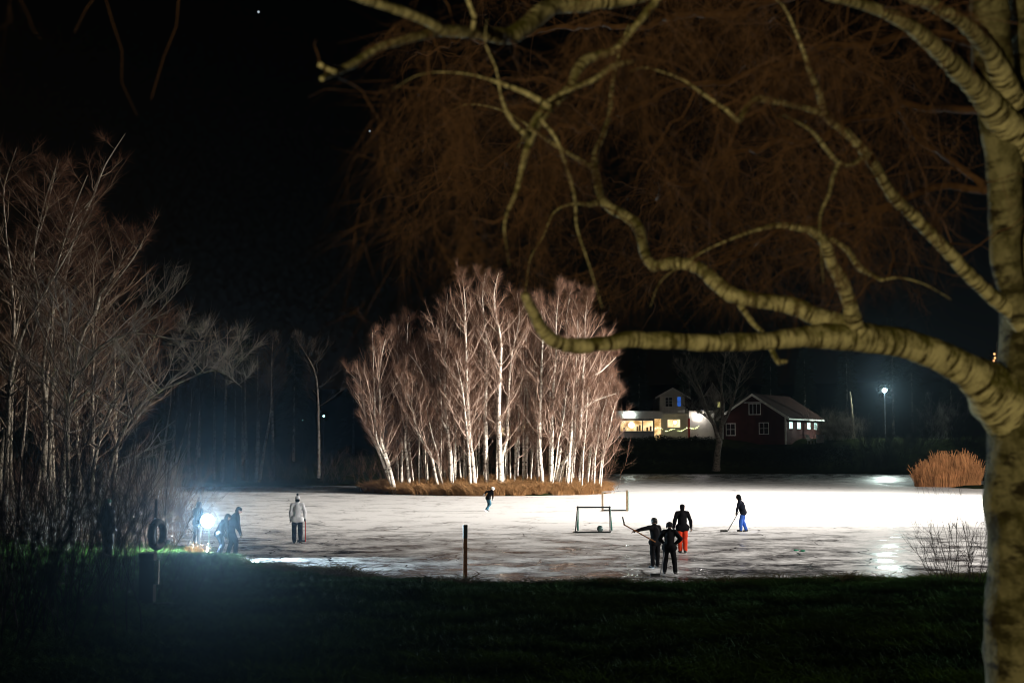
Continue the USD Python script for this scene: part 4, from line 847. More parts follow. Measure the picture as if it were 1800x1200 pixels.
obj('seat', trimesh.convex.convex_hull(np.array([(x, y, z) for x in (-.3, .3) for y, z in ((-.3, .45), (.3, .38), (-.3, .5), (.3, .43))])), 'white_trim', t)
obj('backrest', trimesh.convex.convex_hull(np.array([(x, y, z) for x in (-.3, .3) for y, z in ((.3, .4), (.75, 1.15), (.36, .4), (.81, 1.13))])), 'white_trim', t)
for x in (-.27, .27):
    for y in (-.27, .27): obj('leg', box(x - .03, x + .03, y - .03, y + .03, 0, .37), 'white_trim', t)
    obj('armrest', box(x - .04, x + .04, -.34, .36, .62, .66), 'white_trim', t)
# the hedges and terraces in front of the houses
def hedge(name, label, x0, x1, y, h, d, g):
    n = int((x1 - x0) * 260); x = g.uniform(x0, x1, n); yy = y + g.uniform(-d / 2, d / 2, n); zt = ground_z(x, yy)
    hh = h * (.8 + .35 * meshkit.fbm(np.stack([x * .8, yy * .8, 0 * x], -1), 2, 3)); z = zt + hh * np.sqrt(g.uniform(0, 1, n))
    b = np.column_stack([x, yy, z]); dd = g.normal(0, 1, (n, 3)); dd[:, 2] = np.abs(dd[:, 2]) * .8
    t = thing(name, label, 'hedge', (x0, y, float(zt.mean())))
    o = np.array([x0, y, float(zt.mean())])
    obj('foliage', spikes(b - o, b + dd * .22 - o, np.full(n, .045)), 'needle', t)
    k = int((x1 - x0) * 2); xs = np.linspace(x0 + .2, x1 - .2, k); zs = ground_z(xs, xs * 0 + y)
    obj('stems', spikes(np.column_stack([xs, xs * 0 + y, zs - .1]) - o, np.column_stack([xs, xs * 0 + y, zs + h * .8]) - o, np.full(k, .05)), 'dark_twig', t)
g = np.random.default_rng(77)
hedge('hedge', 'clipped dark hedge right under the white house windows', sx(1080, 173), sx(1256, 173), 173.2, 1.15, 1.2, g)
hedge('hedge', 'dark hedge lower on the bank below the white house', sx(1085, 168), sx(1250, 168), 168.4, 1.5, 1.6, g)
hedge('hedge', 'long black hedge below the red barn', sx(1268, 168), sx(1500, 168), 168.6, 2.0, 1.8, g)
for k, (px, Yk, h, m, lab) in enumerate([(1462, 176, 3.4, 'grey_twig', 'pale rounded leafless bush by the barn\'s right corner'), (1482, 177, 2.8, 'grey_twig', 'pale leafless bush between the barn and the lit pole'),
                                        (1526, 172, 5.0, 'dark_twig', 'dark tall bush left of the street lamp'), (1572, 168, 5.4, 'dark_twig', 'black big bush in front of the street lamp'), (1612, 168, 4.6, 'dark_twig', 'black bush right of the street lamp'),
                                        (1650, 172, 4.8, 'grey_twig', 'dim twiggy bush further right, above the reed bed'), (1690, 166, 4.2, 'dark_twig', 'black bush next to the big birch trunk, above the reed bed'), (1545, 165.5, 3.0, 'dark_twig', 'low black bush at the water below the street lamp')]):
    shrub('bush', lab, 'bush', sx(px, Yk), Yk, 110 if k < 2 else 60, h, 1.1 if k < 2 else 1.0, g, 'pale_reed' if k < 2 else m, .02, 9, 7, None, .5, .5)
# street lamp, lit pole
Yl = 181.0
t = thing('street_lamp', 'lit street lamp with a slim pole above the dark bushes on the right', 'street lamp', (sx(1555, Yl), Yl, gz(sx(1555, Yl), Yl)))
zt = hz(684, Yl) - gz(sx(1555, Yl), Yl)
obj('pole', trimesh.creation.cone(.09, zt * 2.2, sections=12).slice_plane((0, 0, zt - .25), (0, 0, -1)), 'steel', t, smooth=30)
obj('lamp_head', trimesh.creation.revolve(np.array([(0, .32), (.12, .32), (.38, .12), (.40, .08), (.10, .06), (0, .06)]), sections=20).apply_translation((0, 0, zt)), 'black_paint', t, smooth=30)
obj('lamp_bulb', trimesh.creation.icosphere(2, .22).apply_translation((0, 0, zt - .15)), 'street_lamp_glow', t)
t = thing('utility_pole', 'tall pale wooden pole lit by the street lamp, right of the barn', 'pole', (sx(1499, 180), 180, gz(sx(1499, 180), 180)), 0)
hp_ = hz(688, 180) - gz(sx(1499, 180), 180)
m_, c_ = limb(np.array([[0, 0, -.3, .15], [-.12, 0, hp_ * .5, .13], [-.36, 0, hp_, .09]]), 10); obj('shaft', m_, 'tan_wood', t, smooth=True)
obj('cap', trimesh.creation.cone(.11, .1, sections=10).apply_translation((-.36, 0, hp_ + .01)), 'black_paint', t)
# strings of orange lights seen past the trunk
t = thing('orange_light_string', 'curved string of small orange lights just left of the big birch trunk', 'string lights', P(1740, 645, 150))
o0 = P(1740, 645, 150); pl = np.array([P(x, y, 150) - o0 for x, y in [(1748, 622), (1749, 629), (1747, 634), (1747, 640), (1744, 645), (1743, 650), (1740, 652), (1738, 656), (1736, 660), (1734, 664), (1737, 662)]])
obj('wire', strands(np.stack([pl[:-2], pl[1:-1]], 1), np.full((len(pl) - 2, 2), .012)), 'black_paint', t)
for p_ in pl: obj('bulb', trimesh.creation.icosphere(1, .13).apply_translation(p_), 'orange_light', t)
ro = spline([[*(P(1752, 800, 150.6)), .16], [*(P(1750, 700, 150.4)), .12], [*(P(1752, 600, 150.3)), .06]], 1.0)
ro[0, 2] = gz(ro[0, 0], ro[0, 1]) - .2
bare_tree('garden_tree', 'small bare tree that carries the orange lights, behind the big birch', 'tree', [ro], g, bark='grey_bark', limbm='grey_twig', twigm='grey_twig', crown_from=.4, n1=14, l1=2.0, n2=6, n3=5)
# a farther house behind the island and two lamps in the far wood
Yf = 186
t = thing('far_house', 'far house behind the island trees with a few lit windows', 'house', (sx(800, Yf), Yf, gz(sx(800, Yf), Yf)))
zo = gz(sx(800, Yf), Yf); fx = lambda px: sx(px, Yf) - sx(800, Yf); fz = lambda py: hz(py, Yf) - zo
obj('wall', box(fx(670), fx(935), 0, 9, -1, fz(722)), 'grey_wall', t)
obj('roof', gable_roof(fx(670), fx(935), 0, 9, fz(722), fz(690), ridge='x'), 'roof_dark', t)
for a, b, c, d, m in [(686, 692, 720, 712, 'dim_orange_window'), (692, 698, 768, 758, 'dim_orange_window'), (738, 744, 718, 713, 'dim_orange_window'), (882, 896, 766, 744, 'warm_window'), (909, 932, 752, 746, 'warm_window'), (886, 893, 754, 748, 'lamp_warm')]:
    o = obj('window', cat([box(fx(a) - .06, fx(a), -.08, -.004, fz(c), fz(d)), box(fx(b), fx(b) + .06, -.08, -.004, fz(c), fz(d)), box(fx(a), fx(b), -.08, -.004, fz(d), fz(d) + .06)]), 'white_trim', t)
    obj('pane', box(fx(a), fx(b), -.03 - .01 * (m == 'lamp_warm'), -.006, fz(c), fz(d)), m, o)
for px, py, lab in [(532, 737, 'small distant lamp, left of the lone far trunk'), (569, 731, 'small distant lamp, right of the lone far trunk')]:
    p_ = P(px, py, 200); z_ = gz(p_[0], 200); t = thing('distant_lamp', lab, 'lamp', (p_[0], 200, z_))
    obj('post', box(-.06, .06, -.06, .06, 0, p_[2] - z_ - .1), 'black_paint', t); obj('bulb', trimesh.creation.icosphere(2, .13).apply_translation((0, 0, p_[2] - z_)), 'far_lamp_glow', t)

# ------------------------------------------------------------------ things on the ice and on the near bank
def bar(a, b, r, n=8):
    a, b = np.array(a, float), np.array(b, float)
    return trimesh.creation.cylinder(r, segment=np.array([a, b]), sections=n)
p0 = G(1043, 936)
t = thing('hockey_goal', 'small black metal goal without a net, ball behind its bar', 'goal', (p0[0], p0[1], 0))
w2 = .74
obj('crossbar', bar((-.66 + .06, .72, 1.0), (.66 + .06, .72, 1.0), .035), 'black_paint', t)
obj('bottom_bar', bar((-w2, 0, .03), (w2 - .05, 0, .03), .03), 'black_paint', t)
for s in (-1, 1):
    obj('rear_stay', bar((s * .71 - .02, 0, .03), (s * .66 + .06, .72, 1.0), .03), 'black_paint', t)
    obj('post', bar((s * .70 + .12, 1.05, .03), (s * .66 + .06, .72, 1.0), .045), 'green_paint', t)
    obj('side_bar', bar((s * .71 - .02, 0, .03), (s * .70 + .12, 1.05, .03), .022), 'black_paint', t)
    obj('corner_joint', trimesh.creation.icosphere(2, .05).apply_translation((s * .66 + .06, .72, 1.0)), 'black_paint', t)
p1 = G(1055, 934.5)
t = thing('ball', 'dark round ball lying on the ice inside the near goal', 'ball', (p1[0], p1[1], .13))
obj('shell', trimesh.creation.icosphere(3, .13), 'blue_ball', t, smooth=True)
for a in range(3): obj('seam', trimesh.creation.torus(.1295, .004, 40, 6).apply_transform(trimesh.transformations.rotation_matrix(a * 1.05 + .3, (1, .3, 0))), 'black_plastic', t)
p0 = G(1081, 898)
t = thing('wooden_goal', 'far goal with tan wooden posts and a green side frame', 'goal', (p0[0], p0[1], 0))
obj('post', box(-.72, -.62, -.05, .05, 0, 1.06), 'tan_wood', t); obj('post', box(.60, .70, -.05, .05, 0, 1.12), 'tan_wood', t)
obj('crossbar', bar((-.62, 0, 1.03), (.60, 0, 1.09), .026), 'pale_cloth', t)
obj('ground_bar', bar((-.62, 0, .03), (.60, 0, .03), .026), 'black_paint', t)
obj('side_bar', bar((.72, .08, .03), (.72, .08, 1.05), .024), 'green_paint', t); obj('side_bar', bar((.72, .08, .03), (.80, 1.0, .03), .022), 'green_paint', t); obj('side_bar', bar((-.66, .05, .03), (-.58, 1.0, .03), .022), 'green_paint', t)
obj('rear_bar', bar((-.58, 1.0, .03), (.80, 1.0, .03), .02), 'black_paint', t)
# the post at the shore
p0 = P(817.5, 1025, 35.3); z_ = gz(p0[0], 35.3)
t = thing('shore_post', 'brown square wooden post with a black top at the shore', 'post', (p0[0], 35.3, z_ - .1), .12)
hh = hz(922, 35.3) - z_ + .1
obj('shaft', trimesh.convex.convex_hull(np.array([(a * k, b * k, z) for z, k in ((0, .058), (hh - .34, .05)) for a in (-1, 1) for b in (-1, 1)])), 'brown_wood', t)
obj('top', box(-.056, .056, -.056, .056, hh - .338, hh), 'black_paint', t)
# lifebuoy station
Ys = 27.5; p0 = P(262, 1050, Ys); z_ = gz(p0[0], Ys); ZS = lambda py: hz(py, Ys) - z_
t = thing('rescue_post', 'dark rescue post with a box body and white board on the near bank', 'post', (p0[0], Ys, z_), .0)
obj('box_body', box(-.18, .10, -.10, .12, -.2, ZS(984)), 'charcoal_cloth', t)
obj('box_lid', box(-.185, .105, -.12, .14, ZS(984) + .003, ZS(971)), 'dark_wood', t)
obj('white_board', box(.104, .20, -.06, -.03, ZS(1026), ZS(984)), 'white_plastic', t)
obj('pole', box(.04, .085, .145, .19, -.2, ZS(877)), 'dark_wood', t)
obj('buoy_hook', bar((.06, .10, ZS(912)), (.06, .16, ZS(912)), .02), 'steel', t)
obj('foot_plank', box(.12, .46, -.15, .1, -.1, .10), 'black_cloth', t)
lb = thing('lifebuoy', 'dark lifebuoy ring seen edgewise on the rescue post', 'lifebuoy', (p0[0] + .13, Ys + .05, z_ + ZS(939)), 0)
tor = trimesh.creation.torus(.245, .075, 36, 14); tor.apply_transform(trimesh.transformations.rotation_matrix(math.pi / 2, (1, 0, 0))); tor.apply_transform(trimesh.transformations.rotation_matrix(math.radians(76), (0, 0, 1)))
obj('ring', tor, 'rubber', lb, smooth=True)
for a in range(4):
    s_ = trimesh.creation.torus(.078, .008, 16, 6).apply_transform(trimesh.transformations.rotation_matrix(math.pi / 2, (0, 1, 0)) if False else trimesh.transformations.rotation_matrix(math.pi / 2, (0, 0, 1)) @ trimesh.transformations.rotation_matrix(math.pi / 2, (1, 0, 0)))
    s_.apply_translation((0, 0, .245)); s_.apply_transform(trimesh.transformations.rotation_matrix(a * math.pi / 2 + .78, (0, 1, 0))); s_.apply_transform(trimesh.transformations.rotation_matrix(math.radians(76), (0, 0, 1)))
    obj('strap', s_, 'charcoal_cloth', lb, smooth=True)
# the portable work lamp on its stand
Yw = 43.6; p0 = P(365, 915, Yw); z_ = 0.02
t = thing('work_lamp', 'dazzling bluish white work lamp on a stand by the left shore', 'lamp', (p0[0], Yw, z_))
hw = p0[2] - z_
obj('stand', bar((.03, .12, .35), (.03, .12, hw - .02), .02), 'pale_cloth', t)
for a in range(3):
    an = a * 2.094 + .4; obj('leg', bar((.03, .12, .42), (.03 + .38 * math.cos(an), .12 + .38 * math.sin(an), 0), .016), 'pale_cloth', t)
hd = trimesh.creation.revolve(np.array([(0, .14), (.10, .13), (.20, .02), (.21, -.02), (.195, -.02), (.18, .01), (0, .02)]), sections=28); hd.apply_transform(trimesh.transformations.rotation_matrix(math.pi / 2, (1, 0, 0)) @ trimesh.transformations.rotation_matrix(math.pi, (1, 0, 0)))
hd = trimesh.creation.revolve(np.array([(0, .14), (.10, .13), (.20, .02), (.21, -.02)]), sections=28); hd.apply_transform(trimesh.transformations.rotation_matrix(-math.pi / 2, (1, 0, 0)))
obj('housing', hd.apply_translation((0, 0, hw)), 'black_plastic', t, smooth=40)
dm = trimesh.creation.icosphere(3, .14); dm.apply_scale((1, .45, 1)); dm.apply_translation((0, .0, hw))
obj('lens', dm, 'work_lamp_glow', t, smooth=True)
# small things lying about
for (px, py, m, lab) in [(1399, 968, 'green_cloth', 'left of two small green gloves dropped on the ice'), (1411, 969, 'green_cloth', 'right of two small green gloves dropped on the ice')]:
    q_ = G(px, py); t = thing('dropped_glove', lab, 'glove', (q_[0], q_[1], 0), px * .7)
    obj('palm', trimesh.creation.icosphere(2, 1).apply_scale((.07, .09, .03)).apply_translation((0, 0, .03)), m, t, smooth=True)
    for f_ in range(5):
        a = (f_ - 2) * .32 if f_ < 4 else 1.3
        obj('finger', trimesh.creation.capsule(.055, .012, count=[6, 8]).apply_transform(trimesh.transformations.rotation_matrix(-math.pi / 2, (1, 0, 0))).apply_translation((0, .07, .025)).apply_transform(trimesh.transformations.rotation_matrix(a, (0, 0, 1))), m, t, smooth=True)

# ------------------------------------------------------------------ the people
def capsule(a, ra, b, rb, seg=14):
    a, b = np.asarray(a, float), np.asarray(b, float)
    return m3.Manifold.batch_hull([m3.Manifold.sphere(ra, seg).translate(a.tolist()), m3.Manifold.sphere(rb, seg).translate(b.tolist())])
def blob(c, r, seg=14):
    return m3.Manifold.sphere(1.0, seg).scale(list(map(float, np.broadcast_to(r, 3)))).translate(list(map(float, c)))
def fuse(ms, edge=.035, it=7):
    edge *= 1.35
    m = ms[0] if len(ms) == 1 else m3.Manifold.batch_boolean(ms, m3.OpType.Add)
    m = m.refine_to_length(edge).to_mesh(); t = trimesh.Trimesh(m.vert_properties[:, :3], m.tri_verts, process=True)
    trimesh.smoothing.filter_taubin(t, iterations=it); return t
REST = dict(pelvis=(0, 0, .93), waist=(0, 0, 1.08), chest=(0, 0, 1.27), neck=(0, 0, 1.44), head=(0, .01, 1.585), shL=(-.18, 0, 1.40), shR=(.18, 0, 1.40), elL=(-.235, -.02, 1.13), elR=(.235, -.02, 1.13),
            wrL=(-.235, .06, .90), wrR=(.235, .06, .90), hipL=(-.095, 0, .90), hipR=(.095, 0, .90), knL=(-.11, .02, .49), knR=(.11, .02, .49), anL=(-.12, -.02, .09), anR=(.12, -.02, .09))
def bend_up(J, ang, side=0.0):
    """lean everything above the hips forward (+y is where the body faces)"""
    Rm = trimesh.transformations.rotation_matrix(-ang, (1, 0, 0), (0, 0, .93)) @ trimesh.transformations.rotation_matrix(side, (0, 1, 0), (0, 0, .93))
    for k in ('waist', 'chest', 'neck', 'head', 'shL', 'shR', 'elL', 'elR', 'wrL', 'wrR'):
        v = np.append(J[k], 1); J[k] = (Rm @ v)[:3]
    return J
def hand(wr, el, g):
    wr, el = np.asarray(wr, float), np.asarray(el, float); d = (wr - el) / np.linalg.norm(wr - el); a, b = frame(d[None]); a, b = a[0], b[0]
    out = [capsule(wr, .028, wr + d * .085, .036, 10)]
    for f_ in range(4):
        o = a * (f_ - 1.5) * .019; L = [.055, .068, .064, .05][f_]; k0 = wr + d * .10 + o; k1 = k0 + d * L * .6 + b * .012; k2 = k1 + d * L * .35 + b * .03
        out += [capsule(wr + d * .07 + o * .8, .012, k0, .011, 8), capsule(k0, .011, k1, .010, 8), capsule(k1, .010, k2, .008, 8)]
    t0 = wr + d * .03 + a * .03; out += [capsule(t0, .014, t0 + d * .045 + a * .032, .012, 8), capsule(t0 + d * .045 + a * .032, .012, t0 + d * .082 + a * .034 + b * .01, .009, 8)]
    return m3.Manifold.batch_boolean(out, m3.OpType.Add)
def person(label, pos, face, h, joints=None, lean=0.0, side=0.0, jacket='black_cloth', trousers='black_cloth', shoes='black_plastic', head='hat', headm='black_cloth', gloves='black_plastic', bulk=1.0, skates=True, twist=0.0, extra=None):
    J = {k: np.array(v, float) for k, v in REST.items()}
    pre = {k: v for k, v in (joints or {}).items() if not k.startswith('!')}
    for k, v in pre.items(): J[k] = np.array(v, float)
    J = bend_up(J, lean, side)
    for k, v in (joints or {}).items():
        if k.startswith('!'): J[k[1:]] = np.array(v, float)
    s = h / 1.70
    kid = 1.0 + max(0, (1.62 - h)) * .35          # children have larger heads
    t = thing('person', label, 'person', pos, face)
    S = lambda m: (m.apply_scale(s), m)[1]
    hc, nk = J['head'], J['neck']; hd = (hc - nk) / np.linalg.norm(hc - nk); fw = np.array([0, 1.0, 0]); fw = fw - hd * (fw @ hd); fw /= np.linalg.norm(fw)
    fw = np.array(trimesh.transformations.rotation_matrix(twist, hd)[:3, :3]) @ fw; rt = np.cross(fw, hd); K = kid
    limbs = [(('shL', .05), ('elL', .042)), (('elL', .042), ('wrL', .028)), (('shR', .05), ('elR', .042)), (('elR', .042), ('wrR', .028)), (('hipL', .085), ('knL', .058)), (('knL', .056), ('anL', .04)), (('hipR', .085), ('knR', .058)), (('knR', .056), ('anR', .04)),
             (('pelvis', .11), ('waist', .105)), (('waist', .105), ('chest', .115)), (('chest', .10), ('neck', .05)), (('neck', .05), ('head', .05)), (('shL', .055), ('chest', .09)), (('shR', .055), ('chest', .09)), (('hipL', .09), ('pelvis', .10)), (('hipR', .09), ('pelvis', .10))]
    body = [capsule(J[a], ra, J[b], rb) for (a, ra), (b, rb) in limbs]
    R_ = np.stack([rt, fw, hd], 1)
    def hp(c, r):
        m = m3.Manifold.sphere(1.0, 16).scale([x * K for x in r]); o = hc + R_ @ (np.array(c) * K)
        return m.transform(np.column_stack([R_, o]).tolist())
    body += [hp((0, 0, .02), (.078, .095, .098)), hp((0, .035, -.055), (.055, .06, .06)), hp((0, .10, -.005), (.014, .022, .022)), hp((0, .088, -.055), (.026, .012, .008)), hp((0, .082, .03), (.06, .018, .012)), hp((-.08, -.005, 0), (.012, .022, .03)), hp((.08, -.005, 0), (.012, .022, .03))]
    body += [hand(J['wrL'], J['elL'], g), hand(J['wrR'], J['elR'], g)]
    bm = obj('body', S(fuse(body, .03, 5)), 'skin', t, smooth=True)
    for e in (-1, 1):
        ey = trimesh.creation.icosphere(1, .012 * K); ey.apply_translation(hc + R_ @ (np.array((e * .032, .088, .015)) * K)); obj('eye', S(ey), 'black_plastic', t, smooth=True)
    B = bulk
    jk = [capsule(J['hipL'] + (.0, 0, -.015), .142 * B, J['hipR'] + (-.0, 0, -.015), .142 * B), capsule(J['pelvis'] + (-.05, 0, -.02), .125 * B, J['waist'], .13 * B), capsule(J['pelvis'] + (.05, 0, -.02), .125 * B, J['waist'], .13 * B), capsule(J['pelvis'] + (0, 0, -.03), .140 * B, J['waist'], .142 * B), capsule(J['shL'] + (.02, 0, -.0), .07 * B, J['neck'] - hd * .01, .07), capsule(J['shR'] - (.02, 0, -.0), .07 * B, J['neck'] - hd * .01, .07), capsule(J['waist'], .142 * B, J['chest'], .152 * B), capsule(J['chest'], .145 * B, J['neck'] - hd * .03, .085), capsule(J['shL'] + (.03, 0, -.03), .072 * B, J['chest'] * .5 + J['waist'] * .5, .12 * B), capsule(J['shR'] + (-.03, 0, -.03), .072 * B, J['chest'] * .5 + J['waist'] * .5, .12 * B), capsule(J['neck'] - hd * .02, .088, J['neck'] + hd * .035, .08),
          capsule(J['shL'], .072 * B, J['elL'], .060 * B), capsule(J['elL'], .064 * B, J['elL'] * .08 + J['wrL'] * .92, .048 * B), capsule(J['shR'], .072 * B, J['elR'], .060 * B), capsule(J['elR'], .064 * B, J['elR'] * .08 + J['wrR'] * .92, .048 * B)]
    jm = fuse(jk, .035, 6); jm.vertices += (meshkit.fbm(np.asarray(jm.vertices) * 9, 3, 3)[:, None] - .5) * .03 * jm.vertex_normals
    obj('jacket', S(jm), jacket, t, smooth=True)
    tk = []
    for q_ in 'LR':
        tk += [capsule(J['hip' + q_], .108, J['kn' + q_], .088), capsule(J['kn' + q_], .086, J['an' + q_] * .96 + J['kn' + q_] * .04, .074), capsule(J['hip' + q_], .108, J['pelvis'], .115)]
    tm = fuse(tk, .035, 6); tm.vertices += (meshkit.fbm(np.asarray(tm.vertices) * 10, 3, 5)[:, None] - .5) * .03 * tm.vertex_normals
    obj('trousers', S(tm), trousers, t, smooth=True)
    gl = [blob(J['wr' + q_] + (J['wr' + q_] - J['el' + q_]) / np.linalg.norm(J['wr' + q_] - J['el' + q_]) * .055, (.045, .05, .06)) for q_ in 'LR']
    for q_ in 'LR':
        obj('glove', S(fuse([hand(J['wr' + q_], J['el' + q_], g), gl['LR'.index(q_)]], .03, 3)), gloves, t, smooth=True)
        an = J['an' + q_]; kn = J['kn' + q_]; dn = (an - kn) / np.linalg.norm(an - kn); ft = np.array([0.25 * (-1 if q_ == 'L' else 1), 1, 0.]); ft -= dn * (ft @ dn); ft /= np.linalg.norm(ft)
        lift = .045 if skates else 0.0
        sh = obj('skate' if skates else 'boot', S(fuse([capsule(an - dn * .08, .062, an, .056), capsule(an + dn * .03 - ft * .03, .05, an + dn * .035 + ft * .15, .04)], .03, 4)), shoes, t, smooth=True)
        if skates:
            v = [an + dn * (.066) - ft * .07, an + dn * .066 + ft * .19, an + dn * .102 - ft * .06, an + dn * .102 + ft * .17]; sd = np.cross(ft, dn) * .003
            obj('blade', S(trimesh.convex.convex_hull(np.array([p_ + sd for p_ in v] + [p_ - sd for p_ in v]))), 'steel', sh)
    if head == 'hat':
        obj('hat', S(fuse([hp((0, -.008, .055), (.094, .108, .078)), hp((0, -.01, .03), (.096, .108, .03))], .03, 3)), headm, t, smooth=True)
        obj('hair', S(fuse([hp((0, -.035, -.025), (.088, .075, .088))], .03, 3)), 'black_cloth', t, smooth=True)
    elif head == 'pompom':
        o = obj('hat', S(fuse([hp((0, -.008, .06), (.094, .106, .095))], .03, 3)), 'pale_cloth', t, smooth=True); obj('pompom', S(fuse([hp((0, -.01, .185), (.045, .045, .045))], .03, 2)), headm, o, smooth=True)
        obj('hair', S(fuse([hp((0, -.045, -.03), (.085, .06, .09))], .03, 3)), 'black_cloth', t, smooth=True)
    elif head == 'helmet':
        o = obj('helmet', S(fuse([hp((0, -.012, .045), (.112, .130, .10)), hp((-.092, -.01, -.02), (.022, .05, .05)), hp((.092, -.01, -.02), (.022, .05, .05))], .03, 3)), headm, t, smooth=True)
        for e in (-1, 0, 1): obj('vent', S(fuse([hp((e * .05, .03, .135 - abs(e) * .012), (.012, .05, .012))], .03, 1)), 'black_plastic', o, smooth=True)
    elif head == 'hood':
        obj('hood', S(fuse([hp((0, -.02, .03), (.112, .115, .125)), hp((0, -.03, -.08), (.10, .10, .07))], .03, 4)), headm, t, smooth=True)
    return t, J, s
def to_world(pos, face, s, v):
    c, n = math.cos(face), math.sin(face); v = np.asarray(v, float) * s
    return np.array([pos[0] + c * v[0] - n * v[1], pos[1] + n * v[0] + c * v[1], pos[2] + v[2]])
def stick(label, a, b, m='black_plastic', blade_dir=(1, 0, 0), tape='black_paint', bl=.28):
    """hockey stick from the butt end a to the heel b on the ice"""
    a, b = np.array(a, float), np.array(b, float); o = b.copy(); t = thing('hockey_stick', label, 'hockey stick', o)
    obj('shaft', bar(a - o, b - o + (0, 0, .02), .017, 8), m, t)
    d = np.array(blade_dir, float); d /= np.linalg.norm(d); c = [np.array([0, 0, .035]) + d * bl * k / 4 + np.cross(d, (0, 0, 1)) * .035 * (k / 4) ** 2 for k in range(5)]
    vs = []
    n_ = np.cross(d, (0, 0, 1)) * .011
    bl_ = cat([trimesh.convex.convex_hull(np.array([p_ + q_ + z for p_ in (c[k], c[k + 1]) for q_ in (n_, -n_) for z in ((0, 0, -.033), (0, 0, .04))])) for k in range(4)])
    obj('blade', bl_, tape, t); e = (a - o); dd = (b - a) / np.linalg.norm(b - a)
    obj('grip', bar(e, e + dd * .14, .021, 8), tape, t)
g = np.random.default_rng(3)
# facing angle 0 looks away from the photographer (+y); positive turns to the left
p = G(522, 955); f = .12
t, J, s = person('person in a white jacket, dark trousers and pompom hat, skating alone on the left', p, f, 1.70, dict(wrR=(.27, .05, .92), elR=(.26, -.04, 1.15), anL=(-.10, .05, .09), anR=(.13, -.12, .10), knR=(.11, .03, .49)), jacket='white_cloth', trousers='navy_cloth', head='pompom', lean=.05, bulk=1.05)
wr = to_world(p, f, s, J['wrR'] + (.02, .03, -.06)); stick('hockey stick with a red shaft, held by the person in white', wr + (0, 0, .05), G(537, 952) + (0, 0, 0), 'red_paint', (-1, -.35, 0), bl=.30)
p = G(1200, 971.5); f = .0
t, J, s = person('person in a black jacket and bright orange red trousers standing with arms hanging', p, f, 1.60, dict(elL=(-.27, -.01, 1.14), elR=(.28, -.01, 1.14), wrL=(-.30, .02, .90), wrR=(.31, .02, .90), anL=(-.075, 0, .09), anR=(.085, -.1, .09), knL=(-.09, 0, .49), knR=(.09, 0, .49)), trousers='orange_cloth', head='hat', bulk=1.1)
p = G(1152, 997); f = .55
t, J, s = person('child in black pointing left with an outstretched arm, left of the front pair', p, f, 1.42, {'lean': 0, 'wrL': (-.66, .25, 1.36), 'elL': (-.45, .10, 1.38), 'elR': (.26, .06, 1.16), 'wrR': (.20, .22, 1.02), 'anL': (-.13, -.05, .09), 'anR': (.15, .06, .09)} if False else dict(wrL=(-.66, .22, 1.30), elL=(-.45, .08, 1.36), elR=(.27, -.02, 1.14), wrR=(.22, .16, .98), anL=(-.14, -.05, .09), anR=(.14, .05, .09)), head='helmet', headm='black_plastic', bulk=1.12, lean=.06)
wl_ = to_world(p, f, s, J['wrL']); wr = to_world(p, f, s, J['wrR'])
a = wr + (0, 0, .0); d_ = P(1094, 915, 38.2) - P(1150, 955, 39.2)
tt = thing('hockey_stick', 'hockey stick raised to the left by the pointing child', 'hockey stick', wl_)
tip = P(1096, 921, 38.4) - wl_; butt = P(1152, 952, 39.0) - wl_
obj('shaft', bar(butt, tip, .017, 8), 'brown_wood', tt); bd = P(1093, 914, 38.4) - wl_
obj('blade', trimesh.convex.convex_hull(np.array([tip + q_ for q_ in ((0, .01, 0), (.04, -.01, .0), (.02, 0, -.04))] + [bd + np.array(q_) + (-.0, 0, .1) for q_ in ((0, .01, 0), (.04, -.01, 0))])), 'black_paint', tt)
p = G(1177, 1009); f = -.25
t, J, s = person('child in black with a pale helmet and a hand on the hip, nearest the shore', p, f, 1.42, dict(elL=(-.33, -.03, 1.16), wrL=(-.20, .16, 1.02), elR=(.38, -.06, 1.17), wrR=(.17, .06, 1.00), anL=(-.17, .02, .09), anR=(.20, -.02, .09), knL=(-.14, .05, .49), knR=(.15, .05, .49)), head='helmet', headm='charcoal_cloth', bulk=1.15, lean=.14)
wr = to_world(p, f, s, J['wrL'] + (.03, .05, -.03)); stick('hockey stick planted between the feet of the child nearest the shore', wr + (.05, 0, .1), G(1160, 1012), 'steel', (-1, -.2, 0), bl=.26)
p = G(1307, 934); f = 1.25
t, J, s = person('person in blue trousers and dark jacket leaning over a stick on the right', p, f, 1.52, dict(elL=(-.23, .16, 1.16), wrL=(-.08, .30, .98), elR=(.34, -.06, 1.16), wrR=(.26, .10, .96), anL=(-.13, .10, .09), anR=(.16, -.10, .09), knL=(-.12, .10, .49), knR=(.13, .05, .49)), trousers='blue_cloth', jacket='navy_cloth', head='hood', headm='black_cloth', lean=.32, bulk=1.1, twist=.2)
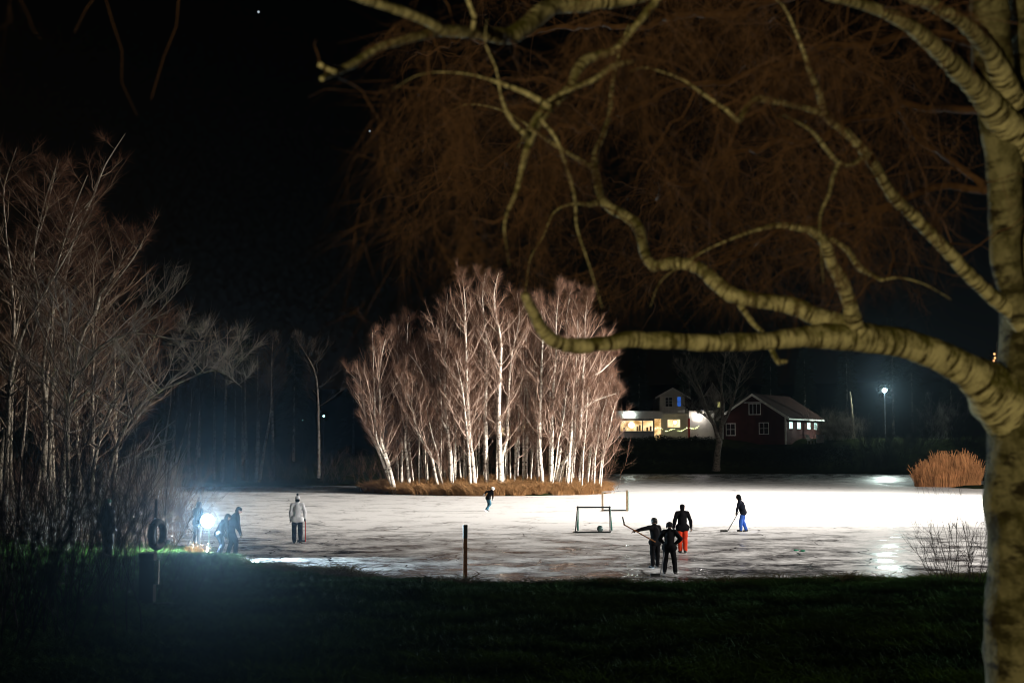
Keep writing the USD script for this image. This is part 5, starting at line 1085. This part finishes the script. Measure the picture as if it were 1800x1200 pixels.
wr = to_world(p, f, s, J['wrL'] + (0, .05, -.05)); stick('hockey stick reaching down left from the person in blue trousers', wr + (.25, 0, .26), G(1279, 934), 'black_paint', (-1, .1, 0), bl=.30)
p = G(858, 898.5); f = -1.0
t, J, s = person('skater with a white helmet and teal trousers gliding bent before the island', p, f, 1.36, dict(elL=(-.20, -.22, 1.22), wrL=(-.12, -.30, 1.02), elR=(.24, .14, 1.14), wrR=(.14, .28, 1.0), anL=(-.06, -.02, .09), anR=(.06, -.18, .16), knL=(-.08, .10, .50), knR=(.09, .10, .48)), trousers='teal_cloth', jacket='black_cloth', head='helmet', headm='white_plastic', lean=.55, gloves='white_cloth')
p = G(346, 957); f = -.6
t, J, s = person('person in dark jacket and pale trousers standing left of the work lamp', p, f, 1.52, dict(elL=(-.25, .05, 1.13), wrL=(-.16, .22, 1.0)), trousers='pale_cloth', jacket='navy_cloth', head='hat', headm='navy_cloth', lean=.12)
p = G(404, 977); f = -1.15
t, J, s = person('person in dark clothes bending forward right of the work lamp', p, f, 1.62, dict(elL=(-.22, .18, 1.12), wrL=(-.12, .36, .96), elR=(.24, .16, 1.10), wrR=(.16, .34, .92), anL=(-.12, -.05, .09), anR=(.13, .16, .09), knL=(-.11, .08, .49), knR=(.12, .18, .50)), jacket='navy_cloth', trousers='navy_cloth', head='hat', headm='black_cloth', lean=.42, bulk=1.1)
p = G(384, 980); f = -.9
t, J, s = person('person in dark clothes stooping right beside the work lamp stand', p, f, 1.45, dict(elL=(-.22, .18, 1.12), wrL=(-.12, .36, .96), elR=(.24, .16, 1.10), wrR=(.16, .34, .92), anL=(-.14, .12, .09), anR=(.13, -.10, .09), knL=(-.12, .20, .50), knR=(.12, .10, .49)), jacket='black_cloth', trousers='navy_cloth', head='hat', headm='black_cloth', lean=.55)
px_, py_ = sx(194, 38.5), 38.5
t, J, s = person('person with a green hat and dark coat standing in the bushes on the left', (px_, py_, gz(px_, py_)), -.7, 1.72, jacket='navy_cloth', trousers='charcoal_cloth', head='hat', headm='green_cloth', skates=False, bulk=1.15)
